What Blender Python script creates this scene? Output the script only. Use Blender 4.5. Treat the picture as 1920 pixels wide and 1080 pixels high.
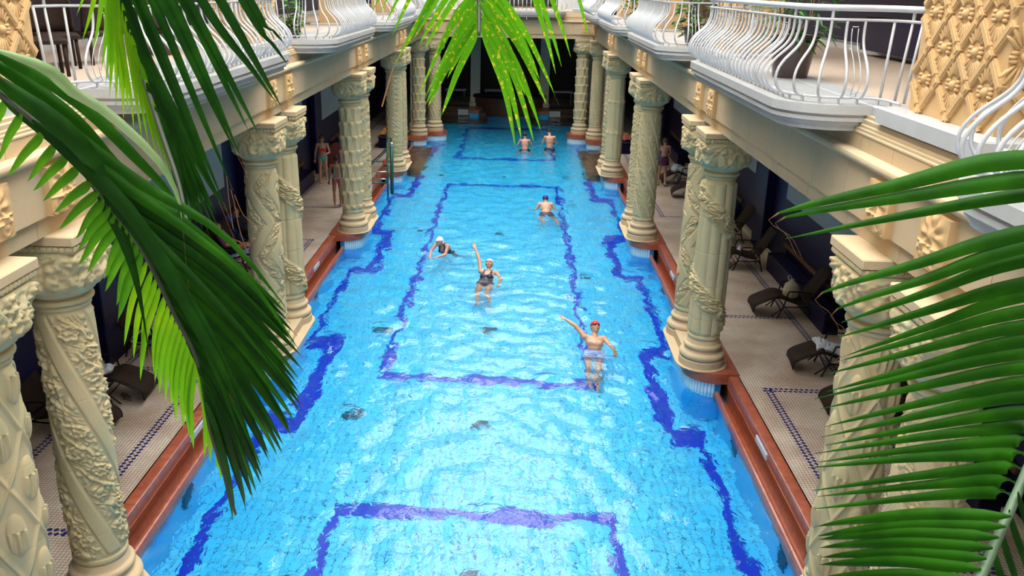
import bpy, bmesh, math, random
import numpy as np
from mathutils import Vector, Matrix, noise as mnoise

random.seed(7); rng = np.random.default_rng(7)
D = bpy.data; PI = math.pi
sc = bpy.context.scene
for o in list(D.objects): D.objects.remove(o)
COL = sc.collection

# ------------------------------------------------------------------ camera, sky, exposure
cam_d = D.cameras.new('camera'); cam_d.sensor_width = 36; cam_d.lens = 1615.7/1920*36; cam_d.shift_x = 59.4/1920; cam_d.clip_start = 0.05; cam_d.clip_end = 300
cam = D.objects.new('camera', cam_d); COL.objects.link(cam)
cam.rotation_mode = 'QUATERNION'; cam.location = (0.477, 0, 6.6)
cam.rotation_quaternion = (Matrix.Rotation(.0391, 3, 'Z') @ Matrix.Rotation(math.pi/2-.3389, 3, 'X') @ Matrix.Rotation(.0171, 3, 'Z')).to_quaternion()
sc.camera = cam
w = D.worlds.new('world'); sc.world = w; w.use_nodes = True
wn = w.node_tree.nodes; wl = w.node_tree.links
bgn = wn['Background']; bgn.inputs[0].default_value = (1.0, 0.99, 0.965, 1); bgn.inputs[1].default_value = 8.6
# overcast sky: brightest overhead, dimmer towards the horizon
_tc = wn.new('ShaderNodeTexCoord'); _sp = wn.new('ShaderNodeSeparateXYZ'); wl.new(_tc.outputs['Generated'], _sp.inputs[0])
_mr = wn.new('ShaderNodeMapRange'); _mr.inputs['From Min'].default_value = 0; _mr.inputs['From Max'].default_value = 1; _mr.inputs['To Min'].default_value = 2.2; _mr.inputs['To Max'].default_value = 9.4
wl.new(_sp.outputs[2], _mr.inputs['Value']); wl.new(_mr.outputs[0], bgn.inputs[1])
vs = sc.view_settings; vs.view_transform = 'Standard'; vs.look = 'None'; vs.gamma = 1; vs.use_curve_mapping = False
vs.exposure = 0.52
try:
    sc.cycles.max_bounces = 10; sc.cycles.diffuse_bounces = 5; sc.cycles.glossy_bounces = 3; sc.cycles.transmission_bounces = 8
    sc.cycles.use_denoising = True
    sc.cycles.blur_glossy = 0.5
    sc.cycles.sample_clamp_indirect = 12
except Exception: pass

# ------------------------------------------------------------------ mesh helpers
class MB:
    def __init__(s): s.v = []; s.f = []; s.n = 0; s.m = []
    def add(s, v, f, mi=0):
        v = np.asarray(v, float).reshape(-1, 3)
        s.v.append(v); s.f += [tuple(i+s.n for i in q) for q in f]; s.m += [mi]*len(f); s.n += len(v); return s
    def box(s, x0, x1, y0, y1, z0, z1, mi=0):
        v = [(x0,y0,z0),(x1,y0,z0),(x1,y1,z0),(x0,y1,z0),(x0,y0,z1),(x1,y0,z1),(x1,y1,z1),(x0,y1,z1)]
        return s.add(v, [(0,3,2,1),(4,5,6,7),(0,1,5,4),(1,2,6,5),(2,3,7,6),(3,0,4,7)], mi)
    def bbox(s, x0, x1, y0, y1, z0, z1, b=.01, mi=0):       # box with chamfered top edge and corners
        P = [(x0+b,y0),(x1-b,y0),(x1,y0+b),(x1,y1-b),(x1-b,y1),(x0+b,y1),(x0,y1-b),(x0,y0+b)]
        Q = [(x0+b,y0+b),(x1-b,y0+b),(x1-b,y0+b),(x1-b,y1-b),(x1-b,y1-b),(x0+b,y1-b),(x0+b,y1-b),(x0+b,y0+b)]
        v = [(x,y,z0+b if 0 else z0) for x,y in P]+[(x,y,z1-b) for x,y in P]+[(x,y,z1) for x,y in Q]
        f = [tuple(range(7,-1,-1)), tuple(range(16,24))]
        for r in (0, 8):
            for i in range(8): f.append((r+i, r+(i+1)%8, r+8+(i+1)%8, r+8+i))
        return s.add(v, f, mi)
    def obox(s, c, ax, ay, az, mi=0):                       # oriented box: centre, three half vectors
        c, ax, ay, az = map(np.array, (c, ax, ay, az)); v = []
        for k in (-1, 1):
            for i, j in ((-1,-1),(1,-1),(1,1),(-1,1)): v.append(c+i*ax+j*ay+k*az)
        return s.add(v, [(0,3,2,1),(4,5,6,7),(0,1,5,4),(1,2,6,5),(2,3,7,6),(3,0,4,7)], mi)
    def tube(s, path, r, n=8, closed=False, cap=True, flat=1.0, mi=0, up=(0,0,1)):
        P = np.array(path, float); m = len(P); r = np.broadcast_to(np.array(r, float), (m,))
        T = np.gradient(P, axis=0) if not closed else (np.roll(P,-1,0)-np.roll(P,1,0))
        T /= np.linalg.norm(T, axis=1)[:,None]+1e-9
        a = np.array(up, float); A = np.cross(T[0], a)
        if np.linalg.norm(A) < .1: A = np.cross(T[0], (1,0,0))
        A /= np.linalg.norm(A); V = []
        for i in range(m):
            A = A-T[i]*(A@T[i]); A /= np.linalg.norm(A)+1e-9; B = np.cross(T[i], A)
            for k in range(n):
                t = 2*PI*k/n; V.append(P[i]+r[i]*(math.cos(t)*A+flat*math.sin(t)*B))
        f = []
        for i in range(m if closed else m-1):
            j = (i+1) % m
            for k in range(n): f.append((i*n+k, i*n+(k+1)%n, j*n+(k+1)%n, j*n+k))
        if cap and not closed: f += [tuple(range(n-1,-1,-1)), tuple((m-1)*n+k for k in range(n))]
        return s.add(V, f, mi)
    def lathe(s, prof, n=32, c=(0,0,0), mi=0, cap=True, squash=(1,1)):
        P = np.array(prof, float); m = len(P); t = np.arange(n)*2*PI/n
        V = np.stack([np.outer(P[:,0],np.cos(t)*squash[0])+c[0], np.outer(P[:,0],np.sin(t)*squash[1])+c[1], np.repeat(P[:,1][:,None],n,1)+c[2]], -1).reshape(-1,3)
        f = [(i*n+k, i*n+(k+1)%n, (i+1)*n+(k+1)%n, (i+1)*n+k) for i in range(m-1) for k in range(n)]
        if cap: f += [tuple(range(n-1,-1,-1)), tuple((m-1)*n+k for k in range(n))]
        return s.add(V, f, mi)
    def prism(s, poly, z0, z1, mi=0):                        # ccw polygon in xy
        n = len(poly); v = [(x,y,z0) for x,y in poly]+[(x,y,z1) for x,y in poly]
        return s.add(v, [tuple(range(n-1,-1,-1)), tuple(range(n,2*n))]+[(i,(i+1)%n,n+(i+1)%n,n+i) for i in range(n)], mi)
    def ball(s, c, r, n=10, m=6, mi=0, R=None):
        V = [(0,0,-1)]+[(math.cos(2*PI*k/n)*math.sin(PI*j/m), math.sin(2*PI*k/n)*math.sin(PI*j/m), -math.cos(PI*j/m)) for j in range(1,m) for k in range(n)]+[(0,0,1)]
        V = np.array(V)*np.broadcast_to(np.array(r, float), (3,))
        if R is not None: V = V@np.array(R).T
        f = [(0,1+(k+1)%n,1+k) for k in range(n)]
        for j in range(m-2):
            for k in range(n): a = 1+j*n; f.append((a+k, a+(k+1)%n, a+n+(k+1)%n, a+n+k))
        a = 1+(m-2)*n; L = len(V)-1
        f += [(a+k, a+(k+1)%n, L) for k in range(n)]
        return s.add(V+np.array(c), f, mi)
    def grid(s, V, mi=0, wrapu=False):                       # V: rows x cols x 3
        V = np.array(V, float); a, b = V.shape[:2]
        f = [(i*b+j, i*b+(j+1)%b, (i+1)*b+(j+1)%b, (i+1)*b+j) for i in range(a-1) for j in range(b if wrapu else b-1)]
        return s.add(V.reshape(-1,3), f, mi)
    def sweep(s, prof, a, b, axis='y', mi=0):                # profile list of (u,z) extruded along y (or x)
        n = len(prof)
        if axis == 'y': v = [(u,a,z) for u,z in prof]+[(u,b,z) for u,z in prof]
        else: v = [(a,u,z) for u,z in prof]+[(b,u,z) for u,z in prof]
        return s.add(v, [tuple(range(n-1,-1,-1)), tuple(range(n,2*n))]+[(i,(i+1)%n,n+(i+1)%n,n+i) for i in range(n)], mi)
    def mesh(s, name, mats, smooth=False, fix=True):
        me = D.meshes.new(name)
        me.from_pydata(np.concatenate(s.v).tolist() if s.v else [], [], s.f)
        for m_ in (mats if isinstance(mats, (list, tuple)) else [mats]): me.materials.append(m_)
        if any(s.m): me.polygons.foreach_set('material_index', s.m)
        if fix and len(s.f) < 60000:
            bm = bmesh.new(); bm.from_mesh(me); bmesh.ops.recalc_face_normals(bm, faces=bm.faces); bm.to_mesh(me); bm.free()
        if smooth:
            me.polygons.foreach_set('use_smooth', [True]*len(me.polygons))
            if smooth != 'all' and len(s.f) < 60000: me.set_sharp_from_angle(angle=math.radians(38))
        me.update(); return me
    def build(s, name, mats, parent=None, smooth=False, loc=None, fix=True, kind=None, label=None):
        return link(name, s.mesh(name, mats, smooth, fix), parent, loc, kind, label)
def link(name, me, parent=None, loc=None, kind=None, label=None, rz=0, scale=None):
    o = D.objects.new(name, me); COL.objects.link(o)
    if parent is not None: o.parent = parent
    if loc is not None: o.location = loc
    if rz: o.rotation_euler = (0,0,rz)
    if scale is not None: o.scale = scale
    if kind: o['kind'] = kind
    if label: o['label'] = label
    return o
def tag(o, label, cat, group=None):
    o['label'] = label; o['category'] = cat
    if group: o['group'] = group
    return o
def thing(name, label, cat, loc=(0,0,0), rz=0, group=None):
    o = D.objects.new(name, None); o.empty_display_size = .1; COL.objects.link(o); o.location = loc; o.rotation_euler = (0,0,rz)
    return tag(o, label, cat, group)
def struct(o): o['kind'] = 'structure'; return o
def sroot(name):
    o = D.objects.new(name, None); COL.objects.link(o); o['kind'] = 'structure'; return o
def copy_tree(o, parent=None):
    c = o.copy(); COL.objects.link(c); c.parent = parent
    for ch in list(o.children): copy_tree(ch, c)
    return c

# ------------------------------------------------------------------ materials
def mat(name, col, rough=.6, metal=0, var=0.0, vscale=4, bump=0.0, bscale=40, col2=None, coat=0, spec=.5, coord='Object', trans=0, detail=4):
    m = D.materials.new(name); m.use_nodes = True; N = m.node_tree.nodes; L = m.node_tree.links; b = N['Principled BSDF']
    b.inputs['Roughness'].default_value = rough; b.inputs['Metallic'].default_value = metal
    b.inputs['Specular IOR Level'].default_value = spec; b.inputs['Coat Weight'].default_value = coat
    c = (*col, 1); b.inputs['Base Color'].default_value = c
    tc = N.new('ShaderNodeTexCoord')
    if var or col2:
        nz = N.new('ShaderNodeTexNoise'); nz.inputs['Scale'].default_value = vscale; nz.inputs['Detail'].default_value = detail
        L.new(tc.outputs[coord], nz.inputs['Vector'])
        rp = N.new('ShaderNodeValToRGB'); rp.color_ramp.elements[0].position = .32; rp.color_ramp.elements[1].position = .68
        c2 = col2 if col2 else tuple(x*(1-var) for x in col)
        rp.color_ramp.elements[0].color = (*c2, 1); rp.color_ramp.elements[1].color = c
        L.new(nz.outputs[0], rp.inputs[0]); L.new(rp.outputs[0], b.inputs['Base Color'])
    if bump:
        n2 = N.new('ShaderNodeTexNoise'); n2.inputs['Scale'].default_value = bscale; n2.inputs['Detail'].default_value = 5
        L.new(tc.outputs[coord], n2.inputs['Vector'])
        bp = N.new('ShaderNodeBump'); bp.inputs['Strength'].default_value = bump; bp.inputs['Distance'].default_value = .02
        L.new(n2.outputs[0], bp.inputs['Height']); L.new(bp.outputs[0], b.inputs['Normal'])
    if trans:
        t = N.new('ShaderNodeBsdfTranslucent'); mx = N.new('ShaderNodeMixShader'); mx.inputs[0].default_value = trans
        src = b.inputs['Base Color'].links[0].from_socket if b.inputs['Base Color'].links else None
        if src: L.new(src, t.inputs[0])
        else: t.inputs[0].default_value = c
        L.new(b.outputs[0], mx.inputs[1]); L.new(t.outputs[0], mx.inputs[2]); L.new(mx.outputs[0], N['Material Output'].inputs[0])
    return m
def stone_mat(name, c1, c2, c3):
    m = D.materials.new(name); m.use_nodes = True; N = m.node_tree.nodes; L = m.node_tree.links; b = N['Principled BSDF']
    b.inputs['Roughness'].default_value = .75; b.inputs['Specular IOR Level'].default_value = .25
    ge = N.new('ShaderNodeNewGeometry')
    n1 = N.new('ShaderNodeTexNoise'); n1.inputs['Scale'].default_value = .9; n1.inputs['Detail'].default_value = 5; L.new(ge.outputs['Position'], n1.inputs['Vector'])
    r1 = N.new('ShaderNodeValToRGB'); r1.color_ramp.elements[0].position = .38; r1.color_ramp.elements[1].position = .62
    r1.color_ramp.elements[0].color = (*c2,1); r1.color_ramp.elements[1].color = (*c1,1)
    L.new(n1.outputs[0], r1.inputs[0])
    n2 = N.new('ShaderNodeTexNoise'); n2.inputs['Scale'].default_value = 2.6; n2.inputs['Detail'].default_value = 8; L.new(ge.outputs['Position'], n2.inputs['Vector'])
    r2 = N.new('ShaderNodeValToRGB'); r2.color_ramp.elements[0].position = .56; r2.color_ramp.elements[1].position = .74
    r2.color_ramp.elements[0].color = (0,0,0,1); r2.color_ramp.elements[1].color = (.8,.8,.8,1)
    L.new(n2.outputs[0], r2.inputs[0])
    mx = N.new('ShaderNodeMix'); mx.data_type = 'RGBA'; L.new(r2.outputs[0], mx.inputs['Factor']); L.new(r1.outputs[0], mx.inputs[6]); mx.inputs[7].default_value = (*c3,1)
    L.new(mx.outputs[2], b.inputs['Base Color'])
    n3 = N.new('ShaderNodeTexNoise'); n3.inputs['Scale'].default_value = 35; n3.inputs['Detail'].default_value = 4; L.new(ge.outputs['Position'], n3.inputs['Vector'])
    bp = N.new('ShaderNodeBump'); bp.inputs['Strength'].default_value = .25; bp.inputs['Distance'].default_value = .01
    L.new(n3.outputs[0], bp.inputs['Height']); L.new(bp.outputs[0], b.inputs['Normal'])
    return m

M = {}
M['stone'] = stone_mat('cream_stone', (.56,.42,.26), (.50,.39,.25), (.40,.38,.26))
M['colstone'] = stone_mat('column_stone', (.56,.45,.26), (.48,.41,.24), (.37,.40,.27))
M['pier'] = stone_mat('pier_stone', (.60,.39,.19), (.56,.37,.18), (.52,.37,.21))
M['marble'] = mat('white_marble', (.50,.515,.53), .28, var=.12, vscale=3, detail=9)
M['red'] = mat('red_marble', (.40,.105,.05), .3, col2=(.26,.06,.03), vscale=7, detail=10, coat=.2)
M['white'] = mat('white_enamel', (.52,.54,.58), .35)
M['plaster'] = mat('plaster', (.40,.42,.40), .8, var=.08, vscale=1.5)
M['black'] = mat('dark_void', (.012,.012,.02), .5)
M['wicker'] = mat('brown_sling', (.018,.011,.009), .7, col2=(.036,.02,.014), vscale=3, spec=.2)
M['darkmetal'] = mat('dark_brown_metal', (.012,.009,.008), .5, spec=.25)
M['towel'] = mat('white_towel', (.74,.77,.88), .95, var=.1, vscale=9, bump=.6, bscale=25)
M['canvas'] = mat('canvas', (.62,.55,.40), .9, var=.2, vscale=6, bump=.5, bscale=12)
M['bluet'] = mat('blue_towel', (.01,.10,.60), .9, col2=(.02,.03,.22), vscale=9)
M['greenm'] = mat('green_enamel', (.012,.09,.06), .35)
M['steel'] = mat('steel', (.55,.6,.62), .3, metal=.8)
M['pot'] = mat('brown_glazed_pot', (.045,.025,.025), .25, coat=.3)
M['soil'] = mat('soil', (.03,.02,.015), .9)
M['wood'] = mat('wood', (.16,.07,.03), .5, var=.3, vscale=8)

def tile_mat(name, c1, c2, mortar, sx, sz, axis='yz', rough=.2, msize=.03, coat=.5, offset=.5):
    """glazed wall tile, flat colour and joints"""
    m = D.materials.new(name); m.use_nodes = True; N = m.node_tree.nodes; L = m.node_tree.links; b = N['Principled BSDF']
    b.inputs['Roughness'].default_value = rough; b.inputs['Coat Weight'].default_value = coat; b.inputs['Specular IOR Level'].default_value = .5 if coat else .18
    tc = N.new('ShaderNodeNewGeometry'); sp = N.new('ShaderNodeSeparateXYZ'); cb = N.new('ShaderNodeCombineXYZ')
    L.new(tc.outputs['Position'], sp.inputs[0])
    L.new(sp.outputs['XYZ'.index(axis[0].upper())], cb.inputs[0]); L.new(sp.outputs['XYZ'.index(axis[1].upper())], cb.inputs[1])
    br = N.new('ShaderNodeTexBrick'); br.inputs['Scale'].default_value = 1; br.offset = offset
    br.inputs['Brick Width'].default_value = sx; br.inputs['Row Height'].default_value = sz; br.inputs['Mortar Size'].default_value = msize*min(sx,sz)
    br.inputs['Color1'].default_value = (*c1,1); br.inputs['Color2'].default_value = (*c2,1); br.inputs['Mortar'].default_value = (*mortar,1)
    L.new(cb.outputs[0], br.inputs['Vector']); L.new(br.outputs['Color'], b.inputs['Base Color'])
    bp = N.new('ShaderNodeBump'); bp.inputs['Strength'].default_value = .3; bp.inputs['Distance'].default_value = .003; bp.invert = True
    L.new(br.outputs['Fac'], bp.inputs['Height']); L.new(bp.outputs[0], b.inputs['Normal'])
    return m
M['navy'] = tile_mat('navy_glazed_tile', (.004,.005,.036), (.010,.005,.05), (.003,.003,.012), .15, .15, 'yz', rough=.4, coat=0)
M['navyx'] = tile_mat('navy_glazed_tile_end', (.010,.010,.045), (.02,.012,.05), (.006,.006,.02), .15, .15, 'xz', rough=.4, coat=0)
M['poolwall'] = tile_mat('pool_wall_tile', (.0,.40,.85), (.0,.44,.9), (.0,.25,.6), .1, .2, 'yz', rough=.3, msize=.05, offset=0)
M['poolwallx'] = tile_mat('pool_wall_tile_end', (.0,.40,.85), (.0,.44,.9), (.0,.25,.6), .1, .2, 'xz', rough=.3, msize=.05, offset=0)
M['tfloor'] = mat('aqua_pool_tile', (.04,.60,1.0), .3)
M['tfloor2'] = mat('aqua_pool_tile_pale', (.07,.67,1.0), .3)
M['tline'] = mat('cobalt_pool_tile', (.0,.035,.60), .3)
M['grout'] = mat('pool_grout', (.0,.14,.40), .8)
M['stripe_w'] = mat('white_strip_tile', (.70,.82,.86), .25)
M['stripe_b'] = mat('blue_strip_tile', (.0,.35,.75), .25)

def deck_mat():
    """small ivory mosaic, with a double row of navy diamonds as border and cross bands"""
    m = D.materials.new('ivory_mosaic'); m.use_nodes = True; N = m.node_tree.nodes; L = m.node_tree.links; b = N['Principled BSDF']
    b.inputs['Roughness'].default_value = .45
    g = N.new('ShaderNodeNewGeometry'); sp = N.new('ShaderNodeSeparateXYZ'); L.new(g.outputs['Position'], sp.inputs[0])
    def ma(op, a, b_=None, c=None):
        n = N.new('ShaderNodeMath'); n.operation = op
        for i, x in enumerate((a, b_, c)):
            if x is None: continue
            if isinstance(x, (int, float)): n.inputs[i].default_value = x
            else: L.new(x, n.inputs[i])
        return n.outputs[0]
    ax = ma('ABSOLUTE', sp.outputs[0]); y = sp.outputs[1]
    br = N.new('ShaderNodeTexBrick'); br.offset = 0
    br.inputs['Scale'].default_value = 1; br.inputs['Brick Width'].default_value = .05; br.inputs['Row Height'].default_value = .05
    br.inputs['Mortar Size'].default_value = .0035; br.inputs['Mortar Smooth'].default_value = .2
    br.inputs['Color1'].default_value = (.74,.62,.52,1); br.inputs['Color2'].default_value = (.66,.55,.46,1); br.inputs['Mortar'].default_value = (.10,.065,.05,1)
    L.new(g.outputs['Position'], br.inputs['Vector'])
    n1 = N.new('ShaderNodeTexNoise'); n1.inputs['Scale'].default_value = 1.3; n1.inputs['Detail'].default_value = 6; L.new(g.outputs['Position'], n1.inputs['Vector'])
    rp = N.new('ShaderNodeValToRGB'); rp.color_ramp.elements[0].position = .35; rp.color_ramp.elements[1].position = .65
    rp.color_ramp.elements[0].color = (.72,.64,.58,1); rp.color_ramp.elements[1].color = (1,1,1,1); L.new(n1.outputs[0], rp.inputs[0])
    mx = N.new('ShaderNodeMix'); mx.data_type = 'RGBA'; mx.blend_type = 'MULTIPLY'; mx.inputs[0].default_value = 1
    L.new(br.outputs['Color'], mx.inputs[6]); L.new(rp.outputs[0], mx.inputs[7])
    P = 8.4
    q = ma('MODULO', ma('SUBTRACT', y, 7.2-P*4), P)            # 0 at a column pair's middle
    qq = ma('MINIMUM', q, ma('SUBTRACT', P, q))                # distance to nearest pair middle
    def band(v, c, wd): return ma('LESS_THAN', ma('ABSOLUTE', ma('SUBTRACT', v, c)), wd)
    # pool-side band between pairs, wall-side band, cross bands
    along = ma('MAXIMUM', ma('MULTIPLY', band(ax, 5.0, .085), ma('GREATER_THAN', qq, 1.75)), ma('MULTIPLY', band(ax, 6.45, .085), 1))
    cross = ma('MULTIPLY', band(qq, 1.78, .085), ma('MULTIPLY', ma('GREATER_THAN', ax, 4.9), ma('LESS_THAN', ax, 6.53)))
    line = ma('MAXIMUM', along, cross)
    # two staggered columns of diamonds in each band
    def dia(t_, n_):
        out = None
        for c_, ph in ((-.043, 0), (.043, .5)):
            tt = ma('SUBTRACT', ma('FRACT', ma('ADD', ma('MULTIPLY', t_, 1/.088), ph)), .5)
            d_ = ma('ADD', ma('ABSOLUTE', ma('MULTIPLY', tt, .088)), ma('ABSOLUTE', ma('SUBTRACT', n_, c_)))
            k_ = ma('LESS_THAN', d_, .041); out = k_ if out is None else ma('MAXIMUM', out, k_)
        return out
    gate1 = ma('GREATER_THAN', qq, 1.70); gate2 = ma('MULTIPLY', ma('GREATER_THAN', ax, 4.9), ma('LESS_THAN', ax, 6.53))
    fac = ma('MAXIMUM', ma('MULTIPLY', dia(y, ma('SUBTRACT', ax, 5.0)), gate1), dia(y, ma('SUBTRACT', ax, 6.45)))
    fac = ma('MAXIMUM', fac, ma('MULTIPLY', dia(ax, ma('SUBTRACT', qq, 1.78)), gate2))
    m2 = N.new('ShaderNodeMix'); m2.data_type = 'RGBA'; L.new(fac, m2.inputs[0]); L.new(mx.outputs[2], m2.inputs[6]); m2.inputs[7].default_value = (.012,.016,.12,1)
    L.new(m2.outputs[2], b.inputs['Base Color'])
    return m
M['deck'] = deck_mat()
def plain_tile(name, col, mortar, s):
    m = tile_mat(name, col, tuple(c*.9 for c in col), mortar, s, s, 'xy', rough=.5, msize=.06, coat=0, offset=0); return m
M['upfloor'] = plain_tile('upper_floor_tile', (.62,.50,.40), (.35,.25,.2), .05)

# water: real refracting surface
wm = D.materials.new('pool_water'); wm.use_nodes = True; N = wm.node_tree.nodes; L = wm.node_tree.links
N.remove(N['Principled BSDF']); gl = N.new('ShaderNodeBsdfGlass'); gl.inputs['IOR'].default_value = 1.333; gl.inputs['Roughness'].default_value = 0.0
gl.inputs['Color'].default_value = (.97,.99,1,1)
tc = N.new('ShaderNodeNewGeometry'); nz = N.new('ShaderNodeTexNoise'); nz.inputs['Scale'].default_value = 7.0; nz.inputs['Detail'].default_value = 3; nz.inputs['Roughness'].default_value = .45; nz.inputs['Distortion'].default_value = .6
L.new(tc.outputs['Position'], nz.inputs['Vector'])
bp = N.new('ShaderNodeBump'); bp.inputs['Strength'].default_value = .34; bp.inputs['Distance'].default_value = .05
L.new(nz.outputs[0], bp.inputs['Height']); L.new(bp.outputs[0], gl.inputs['Normal']); L.new(gl.outputs[0], N['Material Output'].inputs[0])
M['water'] = wm
# ------------------------------------------------------------------ layout (x = 0 is the pool's long axis, z = 0 the lower deck)
PER = 8.4; PAIRS = [7.2+PER*i for i in range(4)]            # middles of the column pairs along y
YN, YF = 1.0, 40.67                                        # near end / face of the far beam
WATER, FLOORZ = -.38, -1.62
HWS = {-1: 6.92, 1: 7.22}; HW = 7.22                                                   # gallery wall
UPZ = 5.52

# --- pool floor of single tiles
def line_at(x, y):
    ax = abs(x)
    for y0, y1 in ((2.0, 11.25), (15.75, 32.5), (37.75, 45.9)):
        if abs(ax-2.1) < .076 and y0 <= y <= y1+.1: return True
        if ax < 2.17 and (abs(y-y0) < .151 and y0 > 3 or abs(y-y1) < .151): return True
    near = min(abs(y-c-.0) for c in PAIRS+[39.9])
    inn = near < 1.8
    if inn and abs(ax-3.375) < .076: return True
    if not inn and y < 39 and abs(ax-3.9) < .076: return True
    if abs(near-1.8) < .151 and 3.3 < ax < 3.97: return True
    return False
pool = sroot('floor_pool')
g_ = MB(); g_.box(-4.3, 4.3, 3.0, 49.8, FLOORZ-.3, FLOORZ-.008); g_.build('grout_bed', M['grout'], pool)
TX, TY = .15, .30
tm = {}
for k, mm in (('a','tfloor'),('b','tfloor2'),('l','tline')):
    t = MB(); hx, hy = TX/2-.005, TY/2-.005
    v = [(-hx,-hy,-.03),(hx,-hy,-.03),(hx,hy,-.03),(-hx,hy,-.03),(-hx+.004,-hy+.004,0),(hx-.004,-hy+.004,0),(hx-.004,hy-.004,0),(-hx+.004,hy-.004,0)]
    t.add(v, [(4,5,6,7),(0,1,5,4),(1,2,6,5),(2,3,7,6),(3,0,4,7)]); tm[k] = t.mesh('pool_tile', M[mm]); tb = (v, [(4,5,6,7),(0,1,5,4),(1,2,6,5),(2,3,7,6),(3,0,4,7)])
cells = []
for i in range(57):
    for j in range(int((49.2-6.0)/TY)):
        x = -4.2+TX*i; y = 6.0+TY*(j+.5)
        cells.append((x, y, line_at(x, y), rng.random() < .45))
vis = sorted(cells, key=lambda c: (c[1] < 8.6, c[1]))      # nearest tiles that the frame shows
own = set(map(lambda c: (c[0], c[1]), vis[:300]))
rest = MB(); tv = np.array(tb[0]); V = []; F = []; MI = []
for n_, (x, y, ln, alt) in enumerate(cells):
    if (x, y) in own:
        link('pool_tile', tm['l' if ln else ('b' if alt else 'a')], pool, (x, y, FLOORZ+rng.uniform(-.002,.002))); continue
    b0 = len(V)*8; V.append(tv+(x, y, FLOORZ+rng.uniform(-.002,.002))); F += [tuple(q+b0 for q in f) for f in tb[1]]; MI += [2 if ln else int(alt)]*5
rest.v = [np.concatenate(V)]; rest.f = F; rest.m = MI; rest.n = len(V)*8
rest.build('pool_tile_field', [M['tfloor'], M['tfloor2'], M['tline']], pool, fix=False, kind='stuff')

# --- pool walls
pw = MB()
for s in (-1, 1):
    a, b = sorted((s*4.27, s*4.5)); pw.box(a, b, 3.0, 49.5, FLOORZ-.3, -.62)
pw.build('wall_pool_sides', M['poolwall'])['kind'] = 'structure'
pe = MB(); pe.box(-4.27, 4.27, 49.2, 49.8, FLOORZ-.3, -.42); pe.box(-4.27, 4.27, 2.6, 3.0, FLOORZ-.3, -.3); pe.build('wall_pool_ends', M['poolwallx'])['kind'] = 'structure'

# --- water surface with real ripples
def waves(X, Y):
    r = np.random.default_rng(5); Z = np.zeros_like(X)
    for i in range(70):
        lam = math.exp(r.uniform(math.log(.24), math.log(1.3))); th = r.uniform(0, 2*PI); k = 2*PI/lam
        amp = .0028*lam**.95
        ph = r.uniform(0, 2*PI)
        Z += amp*np.sin(k*(X*math.cos(th)+Y*math.sin(th))+ph+.8*np.sin(.9*X+.6*Y*math.cos(th)+ph))
    return Z
calm = 1.0
xs = np.linspace(-4.235, 4.235, 136)
ys = np.concatenate([np.arange(5.5, 24, .06), np.arange(24, 49.7, .13)])
XX, YY = np.meshgrid(xs, ys)
ZZ = waves(XX, YY)
for (rx, ry, ra, rr) in ((.95, 18.6, .020, 2.2), (2.05, 13.9, .024, 2.4), (.6, 17.4, .018, 2.0), (-.75, 22.8, .014, 2.0), (1.55, 27.6, .012, 2.0)):   # rings around the swimmers
    R_ = np.hypot(XX-rx, YY-ry); ZZ += ra*.55*np.sin(R_*2*PI/.55)*np.exp(-(R_/rr)**2)*(R_ > .15)
wb = MB(); wb.grid(np.stack([XX, YY, WATER+ZZ], -1)); wo = wb.build('pool_water', M['water'], smooth='all', fix=False)
wo['kind'] = 'structure'

# --- deck slabs
dk = MB()
for s in (-1, 1):
    a, b = sorted((s*4.6, s*(HWS[s]+.1))); dk.box(a, b, -1, 42.0, -.35, 0)
dk.box(-HW-.1, HW+.1, 49.7, 55, -.35, 0); 
for s in (-1, 1):
    a, b = sorted((s*4.28, s*(HW+.1))); dk.box(a, b, 42.0, 49.7, -.35, 0)
dk.build('floor', M['deck'])['kind'] = 'structure'

# --- red marble edge: coping slabs, recessed gutter and rounded lip, one run per bay and side
def corner_arc(cx, cy, r, a0, a1, n=7): return [(cx+r*math.cos(a0+(a1-a0)*i/n), cy+r*math.sin(a0+(a1-a0)*i/n)) for i in range(n+1)]
PL = 1.27
plates = []
bays = [(1.5, PAIRS[0]-PL)]+[(PAIRS[i]+PL, PAIRS[i+1]-PL) for i in range(3)]+[(PAIRS[3]+PL, 39.0)]
ti = 0
slab_cache = {}
bk = MB()
for s in (-1, 1): bk.box(*sorted((s*4.48, s*4.72)), 1.0, 42.5, -2.0, -.32)
bk.build('wall_pool_backing', M['red'])['kind'] = 'structure'
for s in (-1, 1):
    for (y0, y1) in bays:
        ti += 1; root = sroot('trim_%d' % ti)
        n = max(1, round((y1-y0)/1.15)); st = (y1-y0)/n
        def lip(prof, nm, mt, g=.003):
            for k in range(n):
                key = (nm, s, round(st, 3))
                if key not in slab_cache:
                    b_ = MB(); b_.sweep([(s*u, z) for u, z in prof], -st/2+g, st/2-g); slab_cache[key] = b_.mesh(nm, mt, smooth=True)
                link(nm, slab_cache[key], root, (0, y0+st*(k+.5), 0))
        lip([(4.43,-.05),(4.435,-.01),(4.45,0),(4.62,0),(4.62,-.3),(4.43,-.3)], 'coping_slab', M['red'])
        lip([(4.445,-.06),(4.445,-.62),(4.50,-.62),(4.50,-.06)], 'riser_slab', M['red'])
        lip([(4.205,-.40),(4.21,-.345),(4.225,-.31),(4.25,-.30),(4.275,-.31),(4.29,-.345),(4.295,-.56),(4.205,-.56)], 'gutter_lip', M['red'])
        b_ = MB(); b_.box(*sorted((s*4.285, s*4.47)), y0, y1, -.62, -.54); b_.box(*sorted((s*4.42, s*4.46)), y0, y1, -.22, -.19); b_.build('gutter_channel', M['red'], root)
        for k in range(1):
            plates.append((s, (y0+y1)/2 if y0 > 2 else 5.0))

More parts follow.
